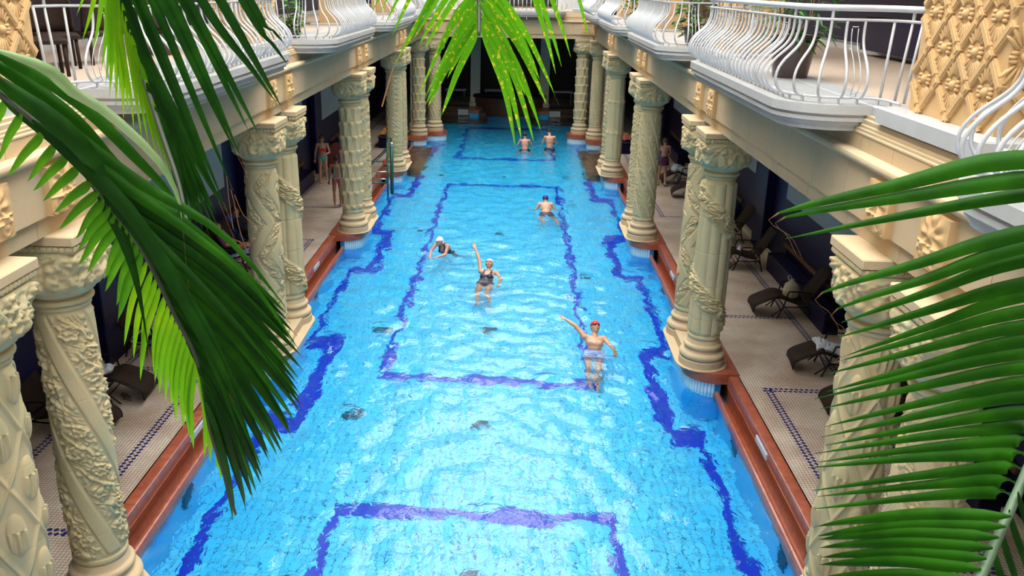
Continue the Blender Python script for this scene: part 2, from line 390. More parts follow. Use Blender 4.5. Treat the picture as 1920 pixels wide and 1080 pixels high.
# --- column pair plinths: red marble ring over a striped tile drum
def plinth_outline(s, yc, u0, u1, hl, r):
    P = [(u1, yc-hl)]+corner_arc(u0+r, yc-hl+r, r, 1.5*PI, PI, 8)+corner_arc(u0+r, yc+hl-r, r, PI, .5*PI, 8)+[(u1, yc+hl)]
    P = [(s*x, y) for x, y in P]
    return P if s < 0 else P[::-1]
def plinth(s, yc, hl=PL, u0=3.70, r=.56, u1=4.63):
    global ti
    ti += 1; root = sroot('trim_%d' % ti)
    for k, (z0, z1, e) in enumerate(((-.17, -.03, .0), (-.03, .015, .02))):
        b_ = MB(); b_.prism(plinth_outline(s, yc, u0+e, u1, hl-e, r-e), z0, z1)
        if k == 0: main = b_
        else: main.v += b_.v; main.f += [tuple(i+main.n for i in f) for f in b_.f]; main.m += b_.m; main.n += b_.n
    main.build('marble_ring', M['red'], root, smooth=True)
    # drum
    P = np.array(plinth_outline(s, yc, u0+.07, u1-.3, hl-.07, r-.05)); seg = np.linalg.norm(np.diff(P, axis=0), axis=1); L_ = np.concatenate([[0], np.cumsum(seg)])
    d = MB(); d.prism([tuple(p) for p in P], FLOORZ-.2, -.17); d.build('drum', M['poolwall'], root)
    t = MB(); q = [l for l in np.arange(0, L_[-1]-.05, .062) if abs(np.interp(l, L_, P[:,0])) < 4.22]
    sgn = 1 if s > 0 else 1
    c0 = P.mean(0)
    for i, l in enumerate(q):
        a = np.array([np.interp(l, L_, P[:,0]), np.interp(l, L_, P[:,1])]); e = np.array([np.interp(l+.05, L_, P[:,0]), np.interp(l+.05, L_, P[:,1])])
        tn = (e-a)/(np.linalg.norm(e-a)+1e-9); nn = np.array([tn[1], -tn[0]]); mid = (a+e)/2
        if nn@(mid-c0) < 0: nn = -nn
        t.obox((*(mid+nn*.004), -.36), (*(tn*.024), 0), (*(nn*.008), 0), (0,0,.19), 0)
    t.build('strip_tiles', M['stripe_w'], root, kind='stuff')
    return root
for s in (-1, 1):
    for yc in PAIRS: plinth(s, yc)
    plinth(s, 39.65, .58, 3.62, .5); 
    ti += 1; root = sroot('trim_%d' % ti)
    for (z0, z1, r, mt, nm) in ((-.17,.015,.60,'red','marble_ring'), (FLOORZ-.2,-.17,.54,'poolwall','drum')):
        b_ = MB(); b_.lathe([(r,z0),(r,z1)], 40, (s*3.42, 41.05, 0)); b_.build(nm, M[mt], root, smooth=True)
    b_ = MB()
    for k in range(54):
        a = 2*PI*k/54; b_.obox((s*3.42+.545*math.cos(a), 41.05+.545*math.sin(a), -.36), (-.024*math.sin(a), .024*math.cos(a), 0), (.008*math.cos(a), .008*math.sin(a), 0), (0,0,.19))
    b_.build('strip_tiles', M['stripe_w'], root, kind='stuff')

# --- sunk marble steps at the far bays and the far platform
for s in (-1, 1):
    b_ = MB(); b_.box(*sorted((s*3.3, s*4.27)), 33.7, 38.9, FLOORZ, -.62); b_.box(*sorted((s*3.75, s*4.27)), 33.7, 38.9, -.62, -.48)
    b_.build('trim_steps', mat('brown_marble_'+('l' if s<0 else 'r'), (.13,.065,.03), .4, var=.4, vscale=5), None)['kind'] = 'structure'
M['brownm'] = mat('brown_marble', (.10,.045,.025), .4, var=.4, vscale=5)
for s in (-1, 1):
    b_ = MB(); b_.box(*sorted((s*1.25, s*5.4)), 47.2, 49.9, FLOORZ, -.5); b_.box(*sorted((s*1.3, s*5.5)), 48.8, 49.9, -.5, -.2); b_.box(*sorted((s*1.3, s*5.6)), 49.3, 50.2, -.2, .05)
    b_.build('trim_far_steps', M['brownm'])['kind'] = 'structure'
    b_ = MB(); b_.bbox(*sorted((s*1.65, s*2.2)), 48.2, 49.3, -1.6, -.12, .03); b_.build('trim_far_block', M['poolwallx'])['kind'] = 'structure'
    b_ = MB(); b_.bbox(*sorted((s*1.62, s*2.23)), 48.15, 49.4, -.12, .06, .03); b_.build('trim_far_block', M['red'])['kind'] = 'structure'
    for xx in (2.55, 5.0):
        b_ = MB()
        for k in range(9): b_.box(s*xx+k*.07-.3, s*xx+k*.07-.24, 48.75, 48.8, -.34, -.02)
        b_.build('strip_tiles', M['stripe_w'], None, kind='structure').name = 'trim_far_strip'
# curved fountain basin wall at the far end
b_ = MB(); arc = [(2.1*math.cos(a), 50.2-1.3*math.sin(a)) for a in np.linspace(0, PI, 25)]
b_.prism([(x, y) for x, y in arc][::-1], -.6, .55); b_.build('trim_far_basin', M['brownm'], smooth=True)['kind'] = 'structure'
b_ = MB(); b_.tube([(2.1*math.cos(a), 50.2-1.3*math.sin(a), .55+.25*math.sin(a)) for a in np.linspace(0, PI, 25)], .11, 10); b_.build('trim_far_basin_rim', M['navyx'], smooth=True)['kind'] = 'structure'
# far pillars, square stone
M['pillar'] = stone_mat('grey_stone', (.66,.60,.46), (.60,.55,.43), (.54,.52,.40))
for x in (-4.6, -1.95, 1.95, 4.6):
    t = thing('square_pillar', 'plain square stone pillar at the dark far end, %s' % {-4.6:'leftmost, behind the far left columns', -1.95:'left of the round basin', 1.95:'right of the round basin', 4.6:'rightmost, behind the far right columns'}[x], 'pillar', (x, 50.0, .05))
    b_ = MB(); b_.bbox(-.34,.34,-.34,.34,0,.22,.04); b_.build('foot', M['pillar'], t)
    for k in range(5):
        b_ = MB(); b_.box(-.27,.27,-.27,.27,.22+k*.82+.004,.22+(k+1)*.82-.004); b_.build('stone_block', M['pillar'], t)
M['farwall'] = mat('far_upper_wall', (.55,.57,.58), .8)
# --- gallery walls below, navy tile and plaster panels; upstairs walls
for s, nm in ((-1, 'wall_left'), (1, 'wall_right')):
    HW = HWS[s]
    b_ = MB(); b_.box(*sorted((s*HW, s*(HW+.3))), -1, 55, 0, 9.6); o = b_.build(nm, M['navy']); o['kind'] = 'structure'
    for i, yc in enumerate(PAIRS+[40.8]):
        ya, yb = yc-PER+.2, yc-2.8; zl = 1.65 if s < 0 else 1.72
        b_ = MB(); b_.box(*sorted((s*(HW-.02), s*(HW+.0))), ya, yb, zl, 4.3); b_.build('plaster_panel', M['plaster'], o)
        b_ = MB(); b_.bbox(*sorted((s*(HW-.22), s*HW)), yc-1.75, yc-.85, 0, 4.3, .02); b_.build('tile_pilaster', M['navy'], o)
    b_ = MB(); b_.box(*sorted((s*(HW-.12), s*HW)), -1, 42, 0, .12); b_.build('baseboard_'+nm[5:], M['pillar'])['kind'] = 'structure'
HW = 7.22
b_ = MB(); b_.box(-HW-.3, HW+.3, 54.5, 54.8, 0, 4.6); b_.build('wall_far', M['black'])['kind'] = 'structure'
# upstairs: floors, ceilings, back wall
fl = MB()
for s in (-1, 1): fl.box(*sorted((s*4.0, s*HW)), -1, 55, 5.30, UPZ)
fl.box(-4.0, 4.0, YF+.10, 55, 5.30, UPZ); fl.box(-4.0, 4.0, -1.0, .55, 5.3, UPZ)
fl.build('floor_upper', M['upfloor'])['kind'] = 'structure'
ce = MB()
for s in (-1, 1): ce.box(*sorted((s*4.0, s*HW)), -1, 55, 4.34, 4.46)
ce.box(-4, 4, YF+.35, 55, 4.34, 4.46); ce.box(-4, 4, -1, .5, 4.34, 4.46)
ce.build('ceiling', M['plaster'])['kind'] = 'structure'
cu = MB()
for s in (-1, 1): cu.box(*sorted((s*4.2, s*(HW+.3))), -3, 55, 9.3, 9.6)
cu.box(-4.2, 4.2, 44.6, 55, 9.3, 9.6); cu.build('ceiling_upper', M['plaster'])['kind'] = 'structure'
cu = MB()  # unseen upper walls, raised to keep low sky out of the water's reflections
for s in (-1, 1): cu.box(*sorted((s*4.2, s*4.5)), -3, 44.6, 9.3, 16.0)
cu.box(-4.5, 4.5, 44.6, 44.9, 9.3, 16.0); cu.box(-4.5, 4.5, -3.0, -2.7, 5.5, 16.0); cu.build('wall_sky_blocker', M['pillar'])['kind'] = 'structure'
# unseen roof ribs and purlins, added to break up sky reflections in the water
rt = sroot('ceiling_added_ribs')
for k in range(15):
    b_ = MB(); y = -1.5+3.2*k; b_.sweep([(-4.3,16.0),(-3.2,17.2),(0,17.9),(3.2,17.2),(4.3,16.0),(4.3,16.35),(3.2,17.55),(0,18.25),(-3.2,17.55),(-4.3,16.35)], y-.28, y+.28); b_.build('added_roof_rib', M['pillar'], rt)
for x in (-2.6, -.9, .9, 2.6): b_ = MB(); b_.box(x-.13, x+.13, -2.7, 44.6, 17.4, 17.6); b_.build('added_roof_purlin', M['farwall'], rt)
b_ = MB(); b_.box(-HW, HW, -1.3, -1.0, -.3, 9.6); b_.build('wall_near', M['plaster'])['kind'] = 'structure'
b_ = MB(); b_.box(-HW, -2.3, 44.6, 44.8, UPZ, 9.4); b_.box(2.3, HW, 44.6, 44.8, UPZ, 9.4); b_.box(-HW, HW, 54.2, 54.4, UPZ, 9.4); b_.build('wall_far_upper', M['farwall'])['kind'] = 'structure'

# --- entablature
ENT = [(3.75,4.48),(3.75,4.70)]
def beam_run(axis, s, a, b, base, name):
    """stone beam of separate blocks; profile u measured away from the pool"""
    root = sroot(name)
    def course(prof, nm, ln, off, mt, g=.0035, smooth=False):
        n = max(1, round((b-a)/ln)); st = (b-a)/n; cache = None
        for k in range(n):
            if cache is None:
                q = MB(); q.sweep([((s if axis=='y' else 1)*u, z) for u, z in prof], -st/2+g, st/2-g, axis); cache = q.mesh(nm, mt, smooth)
            c = a+st*(k+.5)
            link(nm, cache, root, (0, c, 0) if axis == 'y' else (c, 0, 0))
    o = base
    course([(o,4.33),(o,4.52),(o+.5,4.52),(o+.5,4.33)], 'architrave_block', 1.28, 0, M['stone'])
    course([(o-.05,4.52),(o-.05,5.0),(o+.5,5.0),(o+.5,4.52)], 'frieze_block', .96, .3, M['stone'])
    course([(o-.05,5.0),(o-.07,5.01),(o-.07,5.025),(o-.10,5.03),(o-.125,5.055),(o-.13,5.08),(o-.12,5.105),(o-.09,5.12),(o+.3,5.12),(o+.3,5.0)], 'moulding', 1.92, 0, M['stone'], .001, True)
    course([(o+.00,5.12),(o+.00,5.27),(o+.4,5.27),(o+.4,5.12)], 'fascia_block', .77, 0, M['stone'])
    course([(o-.01,5.27),(o-.01,5.285),(o+.0,5.295),(o+.0,5.32),(o+.02,5.325),(o+.02,5.35),(o+.035,5.36),(o+.035,5.40),(o+.06,5.41),(o+.06,5.44),(o+.3,5.45),(o+.3,5.27)], 'cornice_step', 1.92, 0, M['stone'], .001)
    return root
for s in (-1, 1): beam_run('y', s, YN, YF, 3.865, 'trim_beam_'+('left' if s < 0 else 'right'))
for s in (-1, 1):
    b_ = MB(); b_.bbox(*sorted((s*3.965, s*4.06)), 1.0, YF+.2, 5.43, 5.535, .012); b_.build('trim_marble_edge', M['marble'])['kind'] = 'structure'
r_ = beam_run('x', 1, -3.83, 3.83, YF, 'trim_beam_far')
# ------------------------------------------------------------------ carved columns
def ss(x, a, b): t = np.clip((x-a)/(b-a), 0, 1); return t*t*(3-2*t)
def scroll(a, b, sd=0):
    """carved foliage height 0..1 in panel coordinates a (along), b (across, 0..1)"""
    r = np.random.default_rng(sd); w1 = np.sin(2*PI*a+r.uniform(0,6))*.22; w2 = np.sin(4*PI*a+r.uniform(0,6))*.1
    stem = np.exp(-((b-.5-w1)/.07)**2)
    cell = np.floor(a*2+.5); ca = (cell)/2; dx = (a-ca)*2.2; dy = (b-.5+w1*.9); rr = np.hypot(dx, dy*1.3); th = np.arctan2(dy, dx)
    ros = np.exp(-(rr/.16)**2)+.8*np.exp(-((rr-.30-.03*np.cos(7*th))/.07)**2)
    leaf = np.clip(np.sin(9*a+5*np.sin(7*b+sd)+3*b*4)*np.sin(11*b+4*np.sin(5*a*1.7)), 0, 1)**.6
    fine = np.clip(np.sin(26*b+9*np.sin(6.3*a+sd))*np.cos(17*a+4*b), 0, 1)
    return np.clip(.75*stem+.9*ros+.55*leaf+.3*fine, 0, 1.15)
def relief(kind, th, z, sd=0):
    u = th/(2*PI)
    if kind == 'spiral':
        p = (3*u+z*.62) % 1; rib = ss(p, .0, .04)*(1-ss(p, .26, .30)); pan = ss(p, .32, .36)*(1-ss(p, .94, .98))
        return .014*rib+.026*pan*scroll(z*2.0+np.floor(3*u+z*.62)*.37, np.clip((p-.34)/.6, 0, 1), sd)
    if kind == 'finespiral':
        p = (6*u+z*1.35) % 1; rib = ss(p, .0, .06)*(1-ss(p, .2, .26)); pan = ss(p, .3, .36)*(1-ss(p, .9, .96))
        return .016*rib+.018*pan*scroll(z*3.1+np.floor(6*u+z*1.35)*.41, np.clip((p-.3)/.65, 0, 1), sd)
    if kind == 'lattice':
        n = 4; a = (n*u+z*1.05); b = (n*u-z*1.05); da = np.abs(a-np.round(a)); db = np.abs(b-np.round(b))
        rib = np.maximum(np.exp(-(da/.045)**2), np.exp(-(db/.045)**2)); 
        fa = (a % 1)-.5; fb = (b % 1)-.5; x = (fa+fb); y = (fa-fb); r = np.hypot(x*1.1, y*1.0)
        bud = np.clip(1-(r/.46)**2, 0, 1)**.5; pet = .65+.35*np.cos(22*x)*(y < .1)
        return .017*rib+.046*bud*pet+.006*np.sin(2*PI*8*u)*(1-bud)
    if kind == 'scales':
        n = 9; row = z/.38; k = np.floor(row); f = row-k; p = (n*u+.5*(k % 2)) % 1-.5; wd = .06+.46*np.clip(f*1.25, 0, 1); 
        pet = np.clip(1-(np.abs(p)/(wd+.02))**2, 0, 1); mid = np.exp(-(p/.05)**2)
        fl = np.exp(-(((f-.85)/.12)**2+(p/.2)**2))
        return .026*pet*(.3+.7*f)+.010*mid*(f < .8)+.020*fl
    if kind == 'flutes':
        fl = np.abs(np.cos(4.5*th))**.6*.022
        p = (u*1+z*.62) % 1; gar = ss(p, .30, .36)*(1-ss(p, .54, .60)); edge = np.exp(-((p-.33)/.02)**2)+np.exp(-((p-.57)/.02)**2)
        drum = -.006*np.exp(-(((z*1.6) % 1-.5)/.012)**2)
        return 1.15*fl*(1-gar)+gar*(.026+.030*scroll(z*3.0, np.clip((p-.33)/.24, 0, 1), sd))+.008*edge+drum
    if kind == 'zigzag':
        row = z/.62; k = np.floor(row); f = row-k; s_ = np.where(k % 2 == 0, 1, -1); q = (2*u*2+s_*f*.9); p = q % 1
        st = ss(p, 0, .05)*(1-ss(p, .42, .47)); lines = .5+.5*np.cos(2*PI*p*11)
        pan = 1-st
        return .014*st+.005*st*lines+.022*pan*scroll(z*2.3, (p-.47)/.53 % 1, sd)
    if kind == 'vine':
        p = 4*u; f = p % 1
        return .020*scroll(z*2.6+np.floor(p)*.3, f, sd)+.004*np.cos(2*PI*p)
    if kind == 'reeds':
        return .016*np.abs(np.cos(5*th))**.5+.02*np.exp(-((((z+.1)*.9) % 1-.5)/.05)**2)*np.abs(np.cos(10*th))+.010*ss(np.sin(th+z*1.4), .7, .8)
    return 0*th
shaft_cache = {}
def shaft_mesh(kind, n, m, sd, z0=.52, z1=3.535, r0=.275, r1=.256):
    key = (kind, n, m, sd, z1)
    if key in shaft_cache: return shaft_cache[key]
    z = np.linspace(z0, z1, m); t = np.arange(n)*2*PI/n; T, Z = np.meshgrid(t, z)
    f = (Z-z0)/(z1-z0); R = r0+(r1-r0)*f+.008*np.sin(PI*f)
    win = ss(Z, z0+.10, z0+.16)*(1-ss(Z, z1-.14, z1-.07)); H = relief(kind, T, Z, sd)*win; H += .012*(ss(Z, z0+.02, z0+.03)*(1-ss(Z, z0+.07, z0+.09))+ss(Z, z1-.05, z1-.04))
    # drum joints
    R = R+1.45*H-.004*np.exp(-((((Z-z0)/.8) % 1-.5)/.006)**2)
    b_ = MB(); b_.grid(np.stack([R*np.cos(T), R*np.sin(T), Z], -1), wrapu=True)
    shaft_cache[key] = b_.mesh('shaft', M['colstone'], 'all', fix=False); return shaft_cache[key]
def col_base():
    P = [(.40,.0),(.41,.01),(.41,.13),(.385,.15)]
    for a in np.linspace(-PI/2, PI/2, 9): P.append((.355+.06*math.cos(a), .215+.065*math.sin(a)))
    P += [(.345,.285),(.325,.30),(.315,.325),(.325,.345)]
    for a in np.linspace(-PI/2, PI/2, 8): P.append((.31+.04*math.cos(a), .39+.045*math.sin(a)))
    P += [(.305,.44),(.295,.455),(.29,.50),(.28,.52)]
    b_ = MB(); b_.lathe(P, 40); return b_.mesh('base', M['stone'], True)
BASE = col_base()
def neck_mesh():
    P = []
    for a in np.linspace(-PI/2, PI/2, 7): P.append((.275+.035*math.cos(a), 3.74+.035*math.sin(a)))
    P += [(.285,3.78),(.275,3.80),(.285,3.815),(.31,3.83)]
    b_ = MB(); b_.lathe(P, 36); return b_.mesh('neck_ring', M['colstone'], True)
NECK = neck_mesh()
cap_cache = {}
def cap_mesh(v, n=72, m=34):
    if (v, n) in cap_cache: return cap_cache[(v, n)]
    z = np.linspace(3.80, 4.30, m); t = np.arange(n)*2*PI/n; T, Z = np.meshgrid(t, z); f = (Z-3.80)/.50
    Rc = .29+.07*f+.05*ss(f, 0, .3); sq = 1/np.maximum(np.abs(np.cos(T)), np.abs(np.sin(T))); p4 = 1/(np.abs(np.cos(T))**5+np.abs(np.sin(T))**5)**.2
    R = Rc*(1-f)+(.40*p4)*f
    n8 = 8 if v % 2 == 0 else 6
    lv = np.abs(np.cos(n8/2*T+v)); low = np.exp(-((f-.22)/.12)**2)
    leaf = .045*lv**.5*np.exp(-((f-.38)/.22)**2)+.03*np.abs(np.cos(n8*T+v))*low
    corner = .05*np.abs(np.sin(2*T))**6*np.exp(-((f-.82)/.14)**2)      # corner volutes
    orn = .028*scroll(T/(2*PI)*8+v*.3, f, v)*ss(f, .1, .2)*(1-ss(f, .92, .98))
    ring = .02*np.exp(-((f-.08)/.035)**2)
    R = R+leaf*.8+corner+1.7*orn+ring
    b_ = MB(); b_.grid(np.stack([R*np.cos(T), R*np.sin(T), Z], -1), wrapu=True); cap_cache[(v, n)] = b_.mesh('capital', M['colstone'], 'all', fix=False); return cap_cache[(v, n)]
def rope_mesh():
    b_ = MB(); h = .395; r = .036
    for sx, sy, ex, ey in ((-1,-1,1,-1),(1,-1,1,1),(1,1,-1,1),(-1,1,-1,-1)):
        n = 13
        for k in range(n):
            a = (k+.5)/n; x = h*(sx+(ex-sx)*a); y = h*(sy+(ey-sy)*a); dx, dy = (ex-sx)/2, (ey-sy)/2
            b_.ball((x, y, 4.345), (.030+.010*abs(dx), .030+.010*abs(dy), r), 6, 4)
    b_.box(-h, h, -h, h, 4.30, 4.375); return b_.mesh('rope_moulding', M['colstone'], True)
ROPE = rope_mesh()
b_ = MB(); b_.bbox(-.425,.425,-.425,.425,4.385,4.475,.012); ABAC = b_.mesh('abacus', M['stone'])
def column(s, x, y, kind, near, sd, label, group=None, rot=0.0):
    t = thing('carved_column', label, 'column', (x, y, .02), 0, group)
    n, m = {0: (240, 440), 1: (156, 290), 2: (110, 220), 3: (80, 160)}[near]
    link('base', BASE, t, (0,0,.0)); link('shaft', shaft_mesh(kind, n, m, sd), t, rz=rot)
    link('neck_ring', NECK, t, (0,0,DZ)); link('capital', cap_mesh(sd % 4, 120 if near < 2 else 60, 40 if near < 2 else 26), t, (0,0,DZ)); link('rope_moulding', ROPE, t, (0,0,DZ)); link('abacus', ABAC, t, (0,0,DZ)); t['kind'] = 'thing'
    return t
CX = 4.03; DZ = -.165
spec = [  # side, pair, which(-near/+far), kind, near level, label
 (-1,0,-1,'lattice',0,'column with crossing ribs and raised flower buds, cut by the left edge of the photo'),
 (-1,0, 1,'spiral',0,'column with broad spiral bands of carved figures, second from the left edge of the photo'),
 (-1,1,-1,'zigzag',1,'column with carved slanting ribbon bands, nearer of the second pair on the left'),
 (-1,1, 1,'flutes',1,'fluted column wrapped by a garland, farther of the second pair on the left'),
 (-1,2,-1,'scales',1,'column with rows of pointed petals, nearer of the third pair on the left'),
 (-1,2, 1,'vine',2,'column with fine vine carving, behind the pointed petal column on the left'),
 (-1,3,-1,'vine',2,'column with vine carving beside the green pool lift, nearer of its pair'),
 (-1,3, 1,'finespiral',2,'column with thin slanting bands just behind the one beside the green pool lift'),
 ( 1,0,-1,'zigzag',1,'carved column nearest on the right side, mostly hidden by the palm leaves'),
 ( 1,0, 1,'lattice',0,'ribbed column with flower reliefs behind the palm leaf tips on the right'),
 ( 1,1,-1,'flutes',0,'fluted column with a garland wound around it, nearer of the second pair on the right'),
 ( 1,1, 1,'zigzag',1,'column with slanting ribbon carving, behind the fluted garland column on the right'),
 ( 1,2,-1,'finespiral',1,'column with many narrow spiral bands, nearer of the third pair on the right'),
 ( 1,2, 1,'vine',2,'pale column with leafy carving just behind the narrow spiral column on the right'),
 ( 1,3,-1,'reeds',2,'smooth reeded column, nearer of the fourth pair on the right'),
 ( 1,3, 1,'vine',2,'slim column partly hidden behind the smooth reeded column on the right')]
HD = .72
for s, p, q, kind, near, label in spec:
    column(s, s*CX, PAIRS[p]+q*HD, kind, near, (p*3+q+7+(s > 0)*5) % 9, label, rot=.4*p)
for s in (-1, 1):
    column(s, s*CX, 39.65, 'scales' if s < 0 else 'finespiral', 3, 2, 'far corner column standing in line with the %s side, %s' % (('left','petal rows on its shaft') if s < 0 else ('right','spiral bands on its shaft')))
    column(s, s*3.42, 41.05, 'finespiral' if s < 0 else 'scales', 3, 3, 'innermost far corner column on the %s, in line with the far beam' % ('left' if s < 0 else 'right'))
    t = thing('corner_pier', 'square stone corner pier behind the far %s columns' % ('left' if s < 0 else 'right'), 'pillar', (s*4.3, 41.25, 0))
    b_ = MB(); b_.bbox(-.28,.28,-.28,.28,0,4.14,.03); b_.build('shaft', M['pillar'], t); b_ = MB(); b_.bbox(-.34,.34,-.34,.34,0,.35,.05); b_.build('base', M['stone'], t); b_ = MB(); b_.bbox(-.34,.34,-.34,.34,4.14,4.32,.02); b_.build('capital', M['stone'], t)
# stone pads joining the two bases of a pair
def stadium(cx, cy, r, h, n=10):
    return corner_arc(cx, cy+h, r, 0, PI, n)+corner_arc(cx, cy-h, r, PI, 2*PI, n)
for s in (-1, 1):
    for yc in PAIRS:
        b_ = MB(); b_.prism(stadium(s*CX, yc, .47, HD), .012, .03); b_.prism(stadium(s*CX, yc, .30, HD-.3), .03, .2); o = b_.build('trim_base_pad', M['stone']); o['kind'] = 'structure'
# carved blocks on the frieze, two above each pair
def carved_block(sd):
    n, m = 26, 34; y = np.linspace(-.17,.17,n); z = np.linspace(4.53,4.97,m); Y, Z = np.meshgrid(y, z); a = Y/.34; b = (Z-4.53)/.44
    r = np.hypot(a, (b-.62)*.9); th = np.arctan2(b-.62, a)
    H = .03*np.exp(-((r-.02)/.10)**2)+.024*(np.cos(8*th)*.5+.5)*np.exp(-((r-.25)/.12)**2)
    for sx in (-1, 1):
        q = np.hypot(a-sx*.22, b-.22); H += .028*np.exp(-(q/.09)**2)+.016*np.exp(-((q-.16)/.04)**2)
    H += .012*np.clip(np.cos(60*b+3*sd), 0, 1)*(np.abs(b-.38) < .09)
    e = np.minimum(np.minimum(a+.5, .5-a), np.minimum(b, 1-b)); H *= ss(e, 0, .05)
    b_ = MB(); b_.grid(np.stack([-(.045+H), Y, Z], -1)); b_.box(-.045,.02,-.172,.172,4.525,4.975); return b_.mesh('carved_block', M['pier'], True, fix=False)
CB = [carved_block(0), carved_block(1)]
for s in (-1, 1):
    root = sroot('trim_frieze_carving_'+('left' if s < 0 else 'right'))
    for yc in PAIRS+[40.0]:
        for q in (-1, 1):
            o = link('carved_block', CB[(q+1)//2], root, (s*3.805, yc+q*.55, 0), rz=0 if s > 0 else PI, scale=(1.2, 1.4, 1))
root = sroot('trim_frieze_carving_far')
for x in (-3.4, 3.4): link('carved_block', CB[0], root, (x, YF-.05, 0), rz=PI/2)
# ------------------------------------------------------------------ upstairs: piers, balconies, railings
def palmette_mesh():
    b_ = MB(); b_.ball((0,0,0), (.030,.030,.030), 8, 5)
    for sx in (-1, 1):
        for k, (dy, dz, a) in enumerate(((.060,.0,0),(.054,.024,25),(.054,-.024,-25))):
            b_.ball((0, sx*dy, dz), (.018,.026,.014), 6, 4)
    for sz in (-1, 1):
        for a in (-44,-29,-14,0,14,29,44):
            r = math.radians(a); L_ = .085+.05*math.cos(r*1.6); d = np.array([0, math.sin(r), sz*math.cos(r)]); n = np.array([0, math.cos(r), -sz*math.sin(r)])
            Rm = np.stack([[1,0,0], n, d], 1)
            b_.ball(d*(.045+L_*.62), (.015,.0125,L_*.55), 6, 4, R=Rm)
    return b_.mesh('palmette', M['pier'], 'all')
PALM = palmette_mesh()
def bar_mesh(dy, dz):
    L_ = math.hypot(dy, dz); d = np.array([0, dy/L_, dz/L_]); n = np.array([0, -dz/L_, dy/L_])
    b_ = MB(); b_.obox((0,0,0), (.022,0,0), n*.036, d*(L_/2-.06)); b_.obox((.02,0,0), (.010,0,0), n*.020, d*(L_/2-.075)); return b_.mesh('lattice_bar', M['pier'])
DW, DH = .52, .56
BARS = (bar_mesh(DW/2, DH/2), bar_mesh(-DW/2, DH/2))
b_ = MB(); b_.obox((.0,0,0), (.03,0,0), (0,.030,.030), (0,-.030,.030)); b_.obox((.03,0,0), (.01,0,0), (0,.017,.017), (0,-.017,.017)); KNOT = b_.mesh('lattice_knot', M['pier'])
def clipbox(o, *a): return o
def pier(s, yc, label, near):
    t = thing('relief_pier', label, 'pillar', (s*4.42, yc, UPZ), 0); t['kind'] = 'thing'
    hw, hd = .78, .40
    b_ = MB(); b_.box(-hd+.03, hd-.03, -hw+.03, hw-.03, .06, 3.75); b_.build('core', M['pier'], t)
    b_ = MB(); b_.bbox(-hd-.17, hd+.05, -hw-.20, hw+.20, -.09, .06, .015); b_.build('marble_plinth', M['marble'], t)
    top = 1.75 if near else 1.0
    def face(ax, half, off):           # ax: function (v along face, z, depth) -> local, rz
        nc = max(1, int(round(2*half/DW))); 
        for j in range(int(top/DH*2)+2):
            z = .08+j*DH/2
            for i in range(-nc, nc+1):
                v = i*DW/2
                if abs(v) > half+.01 or (i+j) % 2: continue
                if (j % 2 == 0) == (True):
                    pass
                # knots at lattice crossings, palmettes in the diamonds
                if True:
                    p, rz = ax(v, z, .0)
                    if abs(v) < half-.02: link('lattice_knot', KNOT, t, p, rz=rz)
                for q in (0, 1):
                    v2 = v+(DW/4 if q == 0 else -DW/4)
                    if abs(v2) < half-.03: p, rz = ax(v2, z+DH/4, 0); link('lattice_bar', BARS[q if rz != PI else 1-q], t, p, rz=rz)
                if abs(v) < half-.10: p, rz = ax(v, z+DH/2, 0); link('palmette', PALM, t, p, rz=rz, scale=(1.3,1.45,1.3))
    # pool-side face looks toward the pool axis (local -s*x); end faces look along y
    face(lambda v, z, d: ((-s*(hd-.025), v, z), PI if s > 0 else 0), hw, 0)
    if near: face(lambda v, z, d: ((v, -hw+.025, z), -PI/2), hd, 0)
    return t
for s in (-1, 1):
    for i, yc in enumerate(PAIRS):
        sd = 'left' if s < 0 else 'right'
        pier(s, yc+.2, {0:'nearest','1':''}.get(i, '') and 'nearest upstairs pier on the %s, carved with diamonds and palmettes' % sd or 'upstairs pier carved with diamonds and palmettes, %s from the camera on the %s' % (['','second','third','fourth'][i], sd), i < 2)
# slabs
def slab_outline(s, y0, y1, e=0, u0=3.12, r=.6, ub=4.3):
    P = [(ub, y0+e)]+corner_arc(u0+r, y0+r, r-e, 1.5*PI, PI, 10)+corner_arc(u0+r, y1-r, r-e, PI, .5*PI, 10)+[(ub, y1-e)]
    P = [(s*x, y) for x, y in P]; return P if s < 0 else P[::-1]
BAYS = [(-.4, PAIRS[0]-1.55)]+[(PAIRS[i]+1.55, PAIRS[i+1]-1.25) for i in range(3)]+[(PAIRS[3]+1.15, 39.6)]
def balcony_slab(pts_fn, name='trim_balcony'):
    root = sroot(name); b_ = MB()
    for z0, z1, e in ((5.44,5.53,0),(5.41,5.44,.035),(5.37,5.41,.02),(5.33,5.37,.06),(5.27,5.33,.10)):
        b_.prism(pts_fn(e), z0, z1)
    b_.build('marble_slab', M['marble'], root); return root
# railings
BP = [(-.02,.06),(.05,.065),(.11,.10),(.155,.16),(.17,.23),(.15,.31),(.10,.385),(.035,.45),(-.03,.51),(-.075,.57),(-.10,.64),(-.11,.72),(-.11,.80)]
def smooth_path(P, n):
    P = np.array(P, float); t = np.arange(len(P)); tt = np.linspace(0, len(P)-1, n); out = []
    for x in tt:
        i = min(int(x), len(P)-2); f = x-i; p0 = P[max(i-1,0)]; p1 = P[i]; p2 = P[i+1]; p3 = P[min(i+2,len(P)-1)]
        out.append(.5*((2*p1)+(-p0+p2)*f+(2*p0-5*p1+4*p2-p3)*f*f+(-p0+3*p1-3*p2+p3)*f**3))
    return np.array(out)
def bal_mesh(n, hi):
    P = smooth_path(BP, n); b_ = MB(); b_.tube([(x, 0, z) for x, z in P], .0145, 6 if hi else 4, flat=1.0); return b_.mesh('baluster', M['white'], 'all')
BAL = [bal_mesh(22, True), bal_mesh(12, False)]
